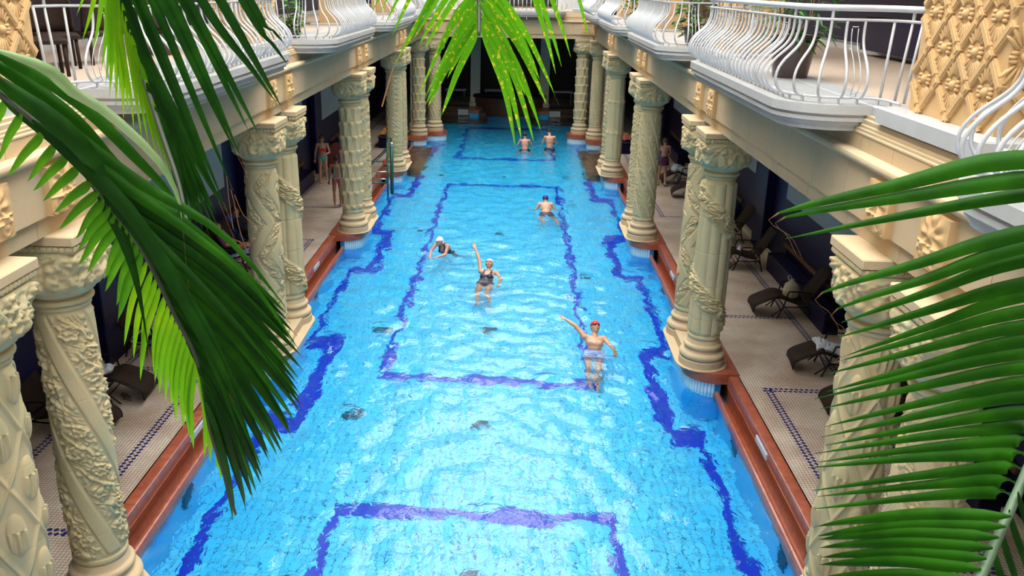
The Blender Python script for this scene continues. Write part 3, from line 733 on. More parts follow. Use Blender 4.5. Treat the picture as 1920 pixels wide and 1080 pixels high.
b_ = MB(); b_.tube([(-.06,0,.06),(-.08,0,.4),(-.11,0,.80)], .0145, 5); BALS = b_.mesh('baluster', M['white'], 'all')
b_ = MB(); b_.box(-.035,-.010,-.012,.012,0,.06); FOOT = b_.mesh('rail_foot', M['white'])
b_ = MB(); b_.tube([(-.11,0,.79),(-.11,0,.90)], .016, 6); POST = b_.mesh('rail_post', M['white'])
b_ = MB()
for sg in (-1, 1): b_.tube([(x*.94, sg*(.030 if z > .12 else .030*(z-.04)/.08), z) for x, z in smooth_path([(x, z) for x, z in BP if .09 < z < .75], 14)], .005, 4)
b_.tube([(-.105,-.03,.735),(-.105,.03,.735)], .005, 4); b_.tube([(.10,-.03,.10),(.13,.02,.13),(.10,.03,.09),(.06,-.02,.07)], .005, 4)
for sg in (-1,1): b_.ball((-.06, sg*.036, .53), .011, 6, 4)
SCR = b_.mesh('scrollwork', M['white'], 'all')
def railing(path, straight, label, grp, hi=True, group=None, name='balcony_railing'):
    """path: bottom line (x, y); outward normal to its right hand side given by sign"""
    P = np.array(path, float); c = P.mean(0)
    t = thing(name, label, 'railing', (c[0], c[1], UPZ+.01), 0, group); Q = P-c
    seg = np.linalg.norm(np.diff(Q, axis=0), axis=1); Ls = np.concatenate([[0], np.cumsum(seg)]); tot = Ls[-1]
    def at(l): return np.array([np.interp(l, Ls, Q[:,0]), np.interp(l, Ls, Q[:,1])])
    def nrm(l):
        d = at(min(l+.08, tot))-at(max(l-.08, 0)); d /= np.linalg.norm(d)+1e-9; return np.array([d[1], -d[0]])*grp
    ls = np.linspace(0, tot, max(12, int(tot/.09)))
    rail = lambda off, z, rr, flat, nm, n: link(nm, (lambda b_: (b_.tube([(*(at(l)+nrm(l)*off), z) for l in ls], rr, n, flat=flat), b_.mesh(nm, M['white'], 'all'))[1])(MB()), t)
    rail(-.02, .06, .019, .7, 'bottom_rail', 6); rail(-.11, .80, .022, .7, 'mid_rail', 6); rail(-.11, .91, .043, .75, 'handrail', 10 if hi else 8)
    n = int(tot/.185); st = tot/n
    for k in range(n+1):
        l = k*st; p = at(l); nn = nrm(l); rz = math.atan2(nn[1], nn[0]); s_ = l < straight[0] or l > tot-straight[1]
        link('baluster', BALS if s_ else BAL[0 if hi else 1], t, (p[0], p[1], 0), rz=rz)
        if k % 2 == 0 or hi: link('rail_foot', FOOT, t, (p[0], p[1], 0), rz=rz)
        if k % 4 == 1: link('rail_post', POST, t, (p[0], p[1], 0), rz=rz)
        if k % 7 == 3 and not s_ and hi:
            l2 = l+st/2; p = at(l2); nn = nrm(l2); link('scrollwork', SCR, t, (p[0], p[1], 0), rz=math.atan2(nn[1], nn[0]))
    return t
order = ['nearest','second','third','fourth','farthest']
for s in (-1, 1):
    for i, (y0, y1) in enumerate(BAYS):
        balcony_slab(lambda e: slab_outline(s, y0, y1, e))
        u0, r, e = 3.24, .48, .12
        P = [(4.08, y0-.28), (4.06, y0+e-.08), (3.98, y0+e)]+corner_arc(u0+r, y0+e+r, r, 1.5*PI, PI, 12)+corner_arc(u0+r, y1-e-r, r, PI, .5*PI, 12)+[(3.98, y1-e), (4.06, y1-e+.08), (4.08, y1+.22)]
        P = [(s*x, y) for x, y in P]
        lb = '%s bulging white balcony railing on the %s side%s' % (order[i], 'left' if s < 0 else 'right', ', cut by the photo edge' if i == 0 else '')
        railing(P, (.45, .45), lb, -s, hi=i < 3)
# far balcony over the far beam
y0 = YF-.62
far = lambda e: [(-2.5+e, YF+.3), (-2.5+e, y0+.4)]+[(x, y) for x, y in corner_arc(-2.1, y0+.4, .4-e, PI, 1.5*PI, 6)]+corner_arc(2.1, y0+.4, .4-e, 1.5*PI, 2*PI, 6)+[(2.5-e, y0+.4), (2.5-e, YF+.3)]
balcony_slab(far)
railing([(-2.4, YF+.25)]+corner_arc(-2.05, y0+.45, .33, PI, 1.5*PI, 6)+corner_arc(2.05, y0+.45, .33, 1.5*PI, 2*PI, 6)+[(2.4, YF+.25)], (.2,.2), 'white balcony railing across the far end above the dark hall', 1, hi=False)
for s in (-1, 1):
    t = thing('white_pier', 'plain white upstairs pier at the far %s corner above the beam' % ('left' if s < 0 else 'right'), 'pillar', (s*3.5, YF+.55, UPZ)); t['kind'] = 'thing'
    b_ = MB(); b_.bbox(-.62,.62,-.4,.4,.12,3.7,.02); b_.build('shaft', M['farwall'], t); b_ = MB(); b_.bbox(-.68,.68,-.46,.46,-.02,.12,.02); b_.build('foot', M['marble'], t)
# marble kerb and bench upstairs along the tiled wall
for s in (-1, 1):
    b_ = MB(); b_.box(*sorted((s*(HW-.38), s*HW)), -1, 44, UPZ, UPZ+.10); b_.build('baseboard_upper', M['marble'])['kind'] = 'structure'
# ------------------------------------------------------------------ loungers and deck things
LP = smooth_path([(0,.10),(.0,.18),(.05,.26),(.22,.36),(.40,.44),(.50,.45),(.62,.41),(.82,.345),(.95,.33),(1.02,.37),(1.12,.52),(1.24,.73),(1.36,.95),(1.40,1.0)], 44)
LP = [(x*1.04, z) for x, z in LP]
def strip(pts, hw, th):
    P = np.array(pts); T = np.gradient(P, axis=0); T /= np.linalg.norm(T, axis=1)[:,None]; Nn = np.stack([-T[:,1], T[:,0]], 1)
    rows = []
    for p, n in zip(P, Nn):
        rows.append([(p[0]+n[0]*a, w_, p[1]+n[1]*a) for w_, a in ((-hw,0),(-hw+.01,th),(0,th*.6),(hw-.01,th),(hw,0),(hw-.01,-th),(0,-th*1.2),(-hw+.01,-th))])
    b_ = MB(); b_.grid(rows, wrapu=True); n = 8; m = len(P); b_.f += [tuple(range(n)), tuple((m-1)*n+k for k in range(n-1,-1,-1))]; b_.m += [0,0]; return b_
def lounger():
    t = thing('sun_lounger', '', 'sun lounger')
    strip(LP[:30], .30, .012).build('seat_sling', M['wicker'], t, smooth='all'); strip(LP[30:], .30, .012).build('back_sling', M['wicker'], t, smooth='all')
    for sy in (-1, 1):
        b_ = MB(); b_.tube([(x, sy*.315, z-.015) for x, z in LP], .014, 6); b_.build('side_frame', M['darkmetal'], t, smooth='all')
        y = sy*.345
        b_ = MB(); b_.tube(smooth_path([(.50,y,0),(.60,y,.28),(.66,y,.56),(.72,y,.60),(.98,y,.60),(1.14,y,.58)], 18), .016, 6); b_.build('armrest', M['darkmetal'], t, smooth='all')
        b_ = MB(); b_.tube([(1.20,y,0),(1.12,y,.30),(1.08,y,.58)], .015, 6); b_.build('leg', M['darkmetal'], t, smooth='all')
        b_ = MB(); b_.tube([(.38,y*.93,.02),(.62,y*.93,.24),(1.14,y*.93,.26)], .013, 6); b_.build('leg', M['darkmetal'], t, smooth='all')
    b_ = MB()
    for x, z in ((.55,.18),(1.14,.20),(.62,.24)): b_.tube([(x,-.345,z),(x,.345,z)], .012, 6)
    b_.build('cross_bar', M['darkmetal'], t, smooth='all'); return t
L0 = lounger()
LG = [  # foot centre x, y, head direction angle, label
 (5.66,17.75,-4,'brown sun lounger carrying the canvas bag, right deck'),
 (5.66,14.85,-7,'brown sun lounger draped with a long white towel, right deck'),
 (5.45,20.95,-3,'empty brown sun lounger just behind the fluted garland column'),
 (5.55,23.3,3,'brown sun lounger farther behind the fluted column, with a small white cup'),
 (5.70,13.1,-5,'brown lounger whose foot end peeks out behind the right palm leaves'),
 (5.70,28.5,-6,'empty lounger nearer than the standing woman on the right deck'),
 (5.68,30.6,2,'lounger with a heap of white towels beside the standing woman'),
 (-5.50,12.75,183,'near left lounger with a small white towel on its seat'),
 (-5.40,14.6,178,'left lounger behind the palm leaves with a white towel at its middle'),
 (-5.62,11.55,176,'left lounger with a blue towel hanging over its foot end'),
 (-5.40,21.1,181,'left lounger where a person in dark clothes lies'),
 (-5.38,19.7,184,'left lounger with patterned towel and bare legs on it')]
LO = []
for i, (x, y, a, lb) in enumerate(LG):
    o = L0 if i == 0 else copy_tree(L0); o.location = (x, y, 0); o.rotation_euler = (0,0,math.radians(a)); o['label'] = lb; o['group'] = 'brown sun loungers along both walls'; LO.append(o)
def L2W(i, p):
    x, y, a, _ = LG[i]; c, s_ = math.cos(math.radians(a)), math.sin(math.radians(a)); return (x+c*p[0]-s_*p[1], y+s_*p[0]+c*p[1], p[2])
def cloth(name, label, cat, cx, cy, cz, lx, ly, hh, m, a=0, seed=0, fn=None, n=44, freq=5, ext=None):
    """crumpled cloth lying on a surface fn(x, y) in the local frame"""
    r = np.random.default_rng(seed); u = np.linspace(-1,1,n); U_, V_ = np.meshgrid(u, u)
    rr = np.maximum(np.abs(U_), np.abs(V_)); ang = np.arctan2(V_, U_)
    X = U_*lx*(1+.12*np.sin(3*ang+seed)); Y = V_*ly*(1+.12*np.cos(4*ang+seed*2)); Z = np.zeros_like(X)
    for k in range(10):
        t = r.uniform(0, 2*PI); f = r.uniform(.6, 1.6)*freq; ph = r.uniform(0, 2*PI)
        Z += np.abs(np.sin(f*(U_*math.cos(t)+V_*math.sin(t))+ph+1.5*np.sin(2*U_+k)))
    Z = (Z/10)*hh*(1-.75*rr**3)+.012
    base = np.vectorize(fn)(X, Y) if fn else 0*X
    b_ = MB(); top = np.stack([X, Y, Z+base], -1); bot = np.stack([X[::-1]*.97, Y[::-1]*.97, base[::-1]+.003], -1)
    b_.grid(np.concatenate([top, bot])); o = b_.build(name, m, smooth='all'); o.location = (cx, cy, cz); o.rotation_euler = (0,0,a)
    return tag(o, label, cat, ext)
lz = lambda x: float(np.interp(x, [p[0] for p in LP], [p[1] for p in LP]))
def on_lounger(i, x0, yoff, lx, ly, hh, name, label, m, seed, cat='towel', grp=None):
    x, y, a, _ = LG[i]; p = L2W(i, (x0, yoff, 0))
    return cloth(name, label, cat, p[0], p[1], .012, lx, ly, hh, m, math.radians(a), seed, fn=lambda X, Y: lz(min(max(x0+X, .02), 1.4)), ext=grp)
G_ = 'white towels on the loungers'
on_lounger(1, .98, .0, .42, .30, .16, 'towel', 'long white towel draped over seat and back of the right lounger', M['towel'], 3, grp=G_)
on_lounger(1, .55, .06, .15, .24, .12, 'towel', 'folded end of white towel at the knee of the right lounger', M['towel'], 8, grp=G_)
on_lounger(6, .62, .0, .26, .26, .30, 'towel', 'heap of white towels next to the standing woman on the right', M['towel'], 5, grp=G_)
on_lounger(7, .80, -.12, .17, .16, .16, 'towel', 'crumpled white towel on the near left lounger', M['towel'], 6, grp=G_)
on_lounger(8, .66, .05, .22, .15, .14, 'towel', 'white towel seen between bright palm leaflets on the left', M['towel'], 9, grp=G_)
on_lounger(9, .30, .12, .24, .13, .10, 'towel', 'bright blue towel over the lounger behind the left spiral column', M['bluet'], 4)
M['pink'] = mat('pink_cloth', (.55,.10,.38), .9)
on_lounger(9, .75, -.2, .12, .10, .12, 'towel', 'small pink cloth showing between the two nearest left columns', M['pink'], 2)
on_lounger(10, 1.22, .0, .24, .29, .05, 'towel', 'blue patterned towel under the lying person with dark clothes', M['bluet'], 12)
M['pattern'] = mat('patterned_towel', (.02,.06,.45), .9, col2=(.6,.62,.72), vscale=18)
on_lounger(11, .72, .12, .24, .24, .05, 'towel', 'blue and white patterned towel on the lounger with bare legs', M['pattern'], 13)
# canvas bag
t = thing('canvas_bag', 'cream canvas bag with gathered top, standing on the lounger', 'bag', (*L2W(0, (.80, .02, 0))[:2], lz(.80)+.005), .4)
def sack(rx, ry, h, seed):
    r = np.random.default_rng(seed); z = np.linspace(0,1,22); th = np.arange(36)*2*PI/36; T, Z = np.meshgrid(th, z)
    prof = np.interp(Z, [0,.05,.35,.7,.88,.95,1], [.75,.95,1.05,.8,.32,.22,.30]); fold = 1+.07*np.sin(7*T+3*Z+seed)*Z+.05*np.sin(11*T-4*Z)+.1*np.sin(2*T+5*Z)*Z
    b_ = MB(); b_.grid(np.stack([rx*prof*fold*np.cos(T), ry*prof*fold*np.sin(T), Z*h], -1), wrapu=True); b_.f.append(tuple(range(35,-1,-1))); b_.m.append(0)
    b_.f.append(tuple(21*36+k for k in range(36))); b_.m.append(0); return b_
sack(.17,.15,.40,3).build('sack', M['canvas'], t, smooth='all'); b_ = MB(); b_.tube(smooth_path([(-.05,0,.34),(-.10,.03,.44),(-.03,.05,.47),(.04,.02,.36)], 14), .012, 6); b_.build('handle', M['canvas'], t, smooth='all')
b_ = MB(); b_.lathe([(.03,0),(.035,.10),(.031,.10),(.028,.01)], 14); o = b_.build('cup', M['towel'], smooth=True); o.location = (*L2W(3, (.55, .1, 0))[:2], lz(.55)+.015); tag(o, 'small white cup on the far lounger beside the fluted column', 'cup')
b_ = MB(); b_.lathe([(.07,0),(.08,.02),(.02,.10),(.0,.16)], 4); o = b_.build('paper_cone', M['towel']); o.location = (*L2W(2, (.70, .12, 0))[:2], lz(.70)+.015); tag(o, 'small white paper wrapper on the empty lounger behind the fluted column', 'paper')
# flip-flops
M['sandal'] = mat('tan_sandal', (.30,.20,.09), .7); M['strap'] = mat('black_strap', (.02,.02,.02), .6); M['gsandal'] = mat('green_sandal', (.05,.35,.02), .6)
def sandal(x, y, rz, label, m, tilt=0, grp='flip-flops left on the left deck'):
    t = thing('flip_flop', label, 'flip-flop', (x, y, .002), rz, grp)
    O = [(.045*math.cos(a)*(1 if math.sin(a) > 0 else .8), .125*math.sin(a)) for a in np.linspace(0, 2*PI, 20, endpoint=False)]
    b_ = MB(); b_.prism(O, 0, .018); b_.build('sole', m, t); b_ = MB()
    for sx in (-1, 1): b_.tube(smooth_path([(0,.075,.018),(sx*.02,.05,.05),(sx*.042,-.01,.02)], 8), .006, 5)
    b_.build('strap', M['strap'], t, smooth='all'); return t
sandal(-5.93,12.72,1.2,'tan flip-flop on the left deck, the upper one of the two by the loungers', M['sandal'])
sandal(-5.86,12.62,1.0,'tan flip-flop lying right beside the upper one on the left deck', M['sandal'])
sandal(-5.90,12.02,.3,'long tan flip-flop below the others, close to the spiral column', M['sandal'])
# plates on the red marble edge
def plate(x, y, z, rz, lx, label, tilt=0):
    b_ = MB(); b_.bbox(-.018,.018,-lx/2,lx/2,-.05,.05,.006); o = b_.build('edge_plate', M['white']); o.location = (x, y, z); o.rotation_euler = (0, tilt, rz)
    return tag(o, label, 'plate', 'white plates on the pool edge')
plate(4.425,12.0,-.12,0,.62,'white plate on the right marble edge in the foreground')
plate(4.425,20.4,-.12,0,.50,'white plate on the right marble edge behind the fluted column')
plate(3.675,15.7,-.08,0,.62,'white plate on the plinth of the fluted garland column')
plate(3.675,24.1,-.08,0,.55,'white plate on the plinth of the narrow spiral column')
plate(-4.425,20.3,-.12,0,.55,'white plate on the left marble edge beyond the second column pair')
plate(-3.675,15.9,-.08,0,.62,'white plate on the plinth of the second left column pair')
plate(-3.675,24.6,-.08,0,.55,'white plate on the plinth of the pointed petal column')
plate(-4.425,11.9,-.12,0,.62,'white plate on the left marble edge under the palm leaf tip')
plate(-4.425,28.2,-.12,0,.50,'white plate on the left marble edge just before the pool lift')
# dark grates let into pool floor and walls
M['grate'] = mat('teal_grate', (.0,.09,.19), .4)
for i, (x, y, lb) in enumerate([(-2.42,14.2,'lower left, near the marked lane'),(-2.45,18.2,'left of the marked lane, mid pool'),(0,26.0,'pool centre beyond the floating woman'),(2.45,22.1,'right of the lane beyond the man'),(2.5,29.8,'right, near the capped swimmer'),(-2.5,26.2,'left, behind the breaststroke woman'),(0,14.0,'pool centre in the foreground'),(0,9.9,'bottom middle of the photo'),(0,18.3,'pool centre below the floating woman'),(-2.42,9.6,'bottom left of the pool'),(2.45,9.6,'bottom right of the pool'),(-2.5,34.2,'left, far pool'),(2.5,34.2,'right, far pool'),(0,34.2,'centre, far pool')]):
    t = thing('floor_grate', 'dark square grate in the pool floor, '+lb, 'grate', (x, y, FLOORZ), 0, 'grates in the pool floor')
    b_ = MB(); b_.box(-.15,.15,-.15,.15,0,.012); b_.build('plate', M['grate'], t)
    for k in range(5):
        b_ = MB(); b_.box(-.14,.14,-.12+k*.06-.01,-.12+k*.06+.01,.012,.022); b_.build('slat', M['grate'], t)
for s, y, lb in ((-1,10.9,'left wall in the foreground'),(1,12.9,'right wall, upper one'),(1,10.0,'right wall, lower one near the photo bottom'),(-1,19.4,'left wall beyond the second columns'),(1,20.5,'right wall beyond the fluted column'),(-1,13.0,'left wall under the palm leaves')):
    t = thing('wall_grate', 'dark inlet grate under water in the pool\'s '+lb, 'grate', (s*4.27, y, -.95), 0, 'inlet grates in the pool walls')
    b_ = MB(); b_.box(*sorted((-s*.015, s*.0)), -.2, .2, -.2, .2); b_.build('frame', M['grate'], t)
    for k in range(6):
        b_ = MB(); b_.box(*sorted((-s*.03, -s*.015)), -.18, .18, -.17+k*.068-.012, -.17+k*.068+.012); b_.build('slat', M['grate'], t)
# pool lift
t = thing('pool_lift', 'dark green tubular pool lift at the left edge before the fourth columns', 'pool lift', (-4.35, 29.3, 0))
def tb(nm, pts, r, m=None, n=10): b_ = MB(); b_.tube(pts, r, n); return b_.build(nm, m or M['greenm'], t, smooth='all')
tb('mast', [(.40,0,-1.35),(.40,0,1.45)], .032); b_ = MB(); b_.tube([(.55,.0,-.35),(.55,.0,1.35)], .062, 14); b_.build('piston', M['greenm'], t, smooth='all')
tb('top_bend', smooth_path([(.40,0,1.40),(.41,0,1.56),(.48,0,1.62),(.54,0,1.56),(.55,0,1.34)], 14), .03); b_ = MB(); b_.lathe([(.066,1.30),(.066,1.42),(.03,1.46)], 14, (.55,0,0)); b_.build('collar', M['steel'], t, smooth=True)
tb('arm', [(.40,0,.78),(-.95,.1,.78)], .022); tb('brace', [(.36,0,1.2),(-.75,.15,.18)], .022, M['darkmetal']); tb('brace', [(.36,.05,1.12),(-.72,.2,.14)], .018)
tb('base_frame', [(.40,0,.03),(-.55,0,.03),(-.95,.25,.03),(-.95,-.3,.03),(-.55,0,.03)], .024); tb('grip_rail', [(.5,0,.42),(-.35,.0,.42)], .018, M['steel']); tb('grip_rail', [(.5,.1,.14),(-.3,.1,.16)], .018, M['steel'])
for k in range(5): tb('rung', [(-.3+.16*k,.0,.15),(-.3+.16*k,.0,.42)], .010, None, 6)
tb('seat_loop', smooth_path([(-.75,-.15,.02),(-.85,-.15,.40),(-.62,-.15,.62),(-.45,-.1,.4),(-.6,.1,.05),(-.8,.15,.4),(-.6,.15,.65)], 40), .02); b_ = MB(); b_.tube([(-.9+.18*math.cos(a), -.2, .35+.18*math.sin(a)) for a in np.linspace(0, 2*PI, 20, endpoint=False)], .014, 6, closed=True); b_.build('hand_wheel', M['greenm'], t, smooth='all')
b_ = MB(); b_.lathe([(.05,.70),(.055,.80),(.03,.84)], 12, (.30,.0,0)); b_.build('valve', mat('red_plastic', (.5,.03,.02), .4), t, smooth=True)
# oval dark red board, benches
M['maroon'] = mat('maroon_board', (.12,.012,.015), .4)
b_ = MB(); b_.ball((0,0,0), (.36,.04,.62), 22, 12); o = b_.build('oval_board', M['maroon'], smooth='all'); o.location = (-6.0,30.6,.60); o.rotation_euler = (.25,0,.3); tag(o, 'dark red oval board leaning behind the woman in the bikini', 'board')
for s in (-1, 1):
    t = thing('tile_bench', 'navy tiled bench block at the far %s pool edge' % ('left' if s < 0 else 'right'), 'bench', (s*5.05, 37.2, 0)); b_ = MB(); b_.bbox(-.28,.28,-1.1,1.1,0,.42,.02); b_.build('block', M['navy'], t); b_ = MB(); b_.bbox(-.32,.32,-1.14,1.14,.42,.47,.02); b_.build('seat', M['navyx'], t)
    for (y0, y1) in ((10.2,13.5),(16.5,20.8),(25.2,29.3),(33.8,38)):
        if s < 0 and y0 < 14: continue
        t = thing('wall_bench', 'navy tiled wall seat, wooden back rail, %s wall, %s' % ('left' if s < 0 else 'right', {10.2:'behind the palm leaves',16.5:'between first and second pairs',25.2:'facing the third bay',33.8:'facing the fourth bay'}[y0]), 'bench', (s*(HWS[s]-.22), (y0+y1)/2, 0))
        h = (y1-y0)/2; b_ = MB(); b_.bbox(-.20,.20,-h,h,0,.44,.02); b_.build('seat', M['navy'], t); b_ = MB(); b_.box(*sorted((s*.16, s*.21)), -h, h, .62, .72); b_.build('back_rail', M['wood'], t)
        for q in (-h+.2, 0, h-.2):
            b_ = MB(); b_.box(*sorted((s*.17, s*.21)), q-.03, q+.03, .44, .64); b_.build('bracket', M['darkmetal'], t)
M['ochre'] = mat('ochre_cloth', (.45,.20,.05), .9)
cloth('folded_robe', 'ochre brown robe heaped on the far left navy bench', 'robe', -5.05, 36.5, .475, .24, .32, .42, M['ochre'], 0, 21)
M['rust'] = mat('rust_cloth', (.35,.10,.05), .9)
cloth('folded_robe', 'rust coloured robe heaped on the far right navy bench', 'robe', 5.05, 36.7, .475, .24, .36, .40, M['rust'], 0, 22)
# dim white tables in the far hall
for x, lb in ((-3.2,'left'),(-.9,'centre left'),(3.1,'right')):
    t = thing('hall_table', 'pale covered table in the dark far hall, %s' % lb, 'table', (x, 51.8, 0)); b_ = MB(); b_.bbox(-.6,.6,-.35,.35,.68,.75,.02); b_.build('tabletop', M['towel'], t)
    for a, c in ((-.5,-.28),(.5,-.28),(-.5,.28),(.5,.28)): b_ = MB(); b_.tube([(a,c,0),(a,c,.69)], .02, 6); b_.build('leg', M['steel'], t)
# ------------------------------------------------------------------ upstairs pots, plants, furniture
M['leaf'] = mat('glossy_leaf', (.035,.16,.02), .35, col2=(.015,.08,.012), vscale=3, trans=.25); M['leaf2'] = mat('light_leaf', (.12,.36,.03), .4, col2=(.05,.22,.02), vscale=3, trans=.3)
M['stem'] = mat('brown_stem', (.12,.08,.04), .8)
def leaf_mesh(L_, W_, m, droop=.25):
    b_ = MB(); rows = []
    for i in range(7):
        f = i/6; w_ = W_*math.sin(PI*min(1, f*.92+.06))**.8; z = -droop*L_*f*f; rows.append([(-w_/2, f*L_, z+.12*w_), (0, f*L_, z), (w_/2, f*L_, z+.12*w_)])
    b_.grid(rows); return b_.mesh('leaf', m, 'all', fix=False)
LF = {k: leaf_mesh(*a) for k, a in {'long': (.22,.045,M['leaf'],.35), 'round': (.11,.085,M['leaf2'],.2), 'roundd': (.11,.08,M['leaf'],.2), 'lite': (.17,.05,M['leaf2'],.3)}.items()}
def plant(x, y, label, pot_r, pot_h, kinds, n, R_, H0, H1, seed, squash=1.0):
    r = np.random.default_rng(seed); t = thing('potted_plant', label, 'plant', (x, y, UPZ+.005), 0, 'potted plants on the balconies')
    b_ = MB(); b_.lathe([(pot_r*.68,0),(pot_r*.72,.01),(pot_r*.97,pot_h*.95),(pot_r*1.04,pot_h*.955),(pot_r*1.04,pot_h),(pot_r*.92,pot_h),(pot_r*.90,pot_h-.04)], 28); b_.build('pot', M['pot'], t, smooth=True)
    b_ = MB(); b_.lathe([(pot_r*.9,pot_h-.05),(0.001,pot_h-.03)], 20, cap=False); b_.build('soil', M['soil'], t)
    b_ = MB()
    for k in range(6):
        a = r.uniform(0, 2*PI); b_.tube([(0,0,pot_h-.05),(.4*R_*math.cos(a),.4*R_*math.sin(a),(H0+H1)/2*.7+pot_h*.2),(.6*R_*math.cos(a+.4),.6*R_*math.sin(a+.4),H1*.9)], [.018,.012,.006], 6)
    b_.build('stem', M['stem'], t, smooth='all')
    for k in range(n):
        a = r.uniform(0, 2*PI); h = r.uniform(0, 1); rad = R_*math.sqrt(r.uniform(.08,1))*(math.sin(PI*(.12+.8*h)))**.5; kk = kinds[r.integers(len(kinds))]
        o = link('leaf', LF[kk], t, (rad*math.cos(a)*squash, rad*math.sin(a), H0+(H1-H0)*h)); o.rotation_euler = (r.uniform(-.5,.6), r.uniform(-.4,.4), a-PI/2+r.uniform(-.7,.7)); sc_ = r.uniform(.75,1.35); o.scale = (sc_,)*3
plant(3.98,11.6,'tall plant with long drooping leaves in a brown pot, right balcony', .30,.52,['long','long','lite'],190,.52,.42,1.45,31)
plant(3.95,17.9,'dense round leaved bush in a dark pot on the second right balcony', .26,.34,['round','roundd'],230,.42,.18,1.0,32)
plant(3.95,27.0,'leafy bush behind the third right balcony railing', .24,.34,['roundd','lite'],150,.40,.2,1.0,33)
plant(3.95,34.6,'small bush behind the farthest right balcony railing', .24,.34,['roundd'],110,.38,.2,1.0,34)
plant(-4.05,17.75,'slim green bush behind the second left balcony railing', .18,.22,['roundd','round'],120,.2,.12,.75,35)
plant(-4.9,13.2,'dark leaved plant behind the nearest left balcony, under palm leaves', .24,.36,['long','roundd'],120,.4,.3,1.1,36)
# chairs upstairs
def chair(x, y, rz, label, m):
    t = thing('wicker_chair', label, 'chair', (x, y, UPZ), rz, 'chairs on the upper gallery')
    b_ = MB(); b_.bbox(-.26,.26,-.26,.26,.36,.43,.03); b_.build('seat', m, t)
    rows = [[(.26*math.sin(a)*(1-.0*f), .24*math.cos(a)*.55+.10+.05*f, .43+.48*f*(1-.25*abs(a)/1.4)) for a in np.linspace(-1.4,1.4,13)] for f in np.linspace(0,1,6)]
    b_ = MB(); b_.grid(rows); o = b_.build('backrest', m, t, smooth='all'); md = o.modifiers.new('s', 'SOLIDIFY'); md.thickness = .025
    for a, c in ((-.22,-.22),(.22,-.22),(-.22,.22),(.22,.22)): b_ = MB(); b_.tube([(a,c,0),(a*.95,c*.95,.37)], .022, 8); b_.build('leg', m, t, smooth='all')
chair(-5.0,10.0,2.2,'dark brown chair behind the nearest left railing beside the pier', M['wicker'])
chair(-5.2,11.6,-1.9,'dark brown chair farther along behind the nearest left railing', M['wicker'])
chair(-5.3,10.9,.6,'dark brown chair between the others behind the nearest left railing', M['wicker'])
t = thing('wooden_bench', 'orange brown slatted bench behind the second right balcony', 'bench', (4.7,18.9,UPZ))
for k in range(6): b_ = MB(); b_.box(-.5,.5,-.30+k*.10,-.23+k*.10,.36,.40); b_.build('slat', M['wood'], t)
for k in range(4): b_ = MB(); b_.box(-.5,.5,.32,.35,.46+k*.1,.53+k*.1); b_.build('slat', M['wood'], t)
for a, c in ((-.45,-.28),(.45,-.28),(-.45,.32),(.45,.32)): b_ = MB(); b_.box(a-.03,a+.03,c-.03,c+.03,0,.86 if c > 0 else .36); b_.build('leg', M['wood'], t)
t = thing('heater_cover', 'long dark slatted heater cover along the upstairs right wall', 'heater', (6.75,12.0,UPZ))
b_ = MB(); b_.bbox(-.22,.22,-4.2,4.2,.10,.62,.02); b_.build('casing', M['navy'], t)
b_ = MB()
for k in range(70): b_.obox((-.10,-4.1+k*.119,.632), (.12,0,0), (0,.030,.012), (0,-.003,.006))
b_.build('slats', M['black'], t, kind='stuff')
# ------------------------------------------------------------------ people
M['skin'] = mat('skin', (.56,.30,.19), .5, var=.12, vscale=6); M['skin2'] = mat('tanned_skin', (.42,.20,.11), .5, var=.12, vscale=6); M['skinp'] = mat('pink_skin', (.58,.27,.20), .5, var=.1, vscale=6)
M['suitblack'] = mat('black_swimsuit', (.010,.011,.03), .5, col2=(.03,.03,.08), vscale=14); M['suitdark'] = mat('dark_swimsuit', (.012,.018,.05), .5)
M['shorts'] = mat('pale_blue_shorts', (.42,.52,.85), .7, var=.2, vscale=8); M['navyshorts'] = mat('navy_shorts', (.01,.03,.10), .6)
M['redtop'] = mat('red_bikini', (.75,.02,.06), .6); M['turq'] = mat('turquoise_cloth', (.02,.50,.50), .6); M['pinks'] = mat('pink_swimsuit', (.60,.08,.14), .6)
M['purple'] = mat('plum_swimsuit', (.035,.012,.05), .6, col2=(.09,.02,.06), vscale=12); M['hairb'] = mat('dark_hair', (.015,.010,.008), .6); M['hairg'] = mat('greyish_hair', (.16,.10,.06), .8, col2=(.07,.04,.02), vscale=40)
M['capw'] = mat('white_swim_cap', (.75,.78,.84), .5); M['capn'] = mat('navy_swim_cap', (.02,.02,.14), .5); M['capr'] = mat('red_swim_cap', (.70,.02,.02), .5); M['goggle'] = mat('black_goggles', (.008,.008,.01), .15)
M['yellow'] = mat('yellow_band', (.80,.50,.02), .5); M['cloth_dark'] = mat('dark_clothes', (.012,.012,.03), .9); M['lip'] = mat('lip', (.45,.12,.10), .5); M['eye'] = mat('eye_dark', (.03,.02,.02), .3)
def v3(*a): return np.array(a, float)
def norm(v): return v/(np.linalg.norm(v)+1e-9)
DEF = dict(pel=(0,0,.95), neck=(0,-.01,1.43), head=(0,.02,1.585), faced=(0,1,0), headup=(0,0,1), sR=(.175,0,1.385), sL=(-.175,0,1.385), eR=(.235,-.02,1.11), eL=(-.235,-.02,1.11),
           wR=(.255,.05,.87), wL=(-.255,.05,.87), hR=(.085,0,.91), hL=(-.085,0,.91), kR=(.10,.02,.50), kL=(-.10,.02,.50), aR=(.10,0,.09), aL=(-.10,0,.09), tR=None, tL=None, front=(0,1,0), hdR=None, hdL=None)
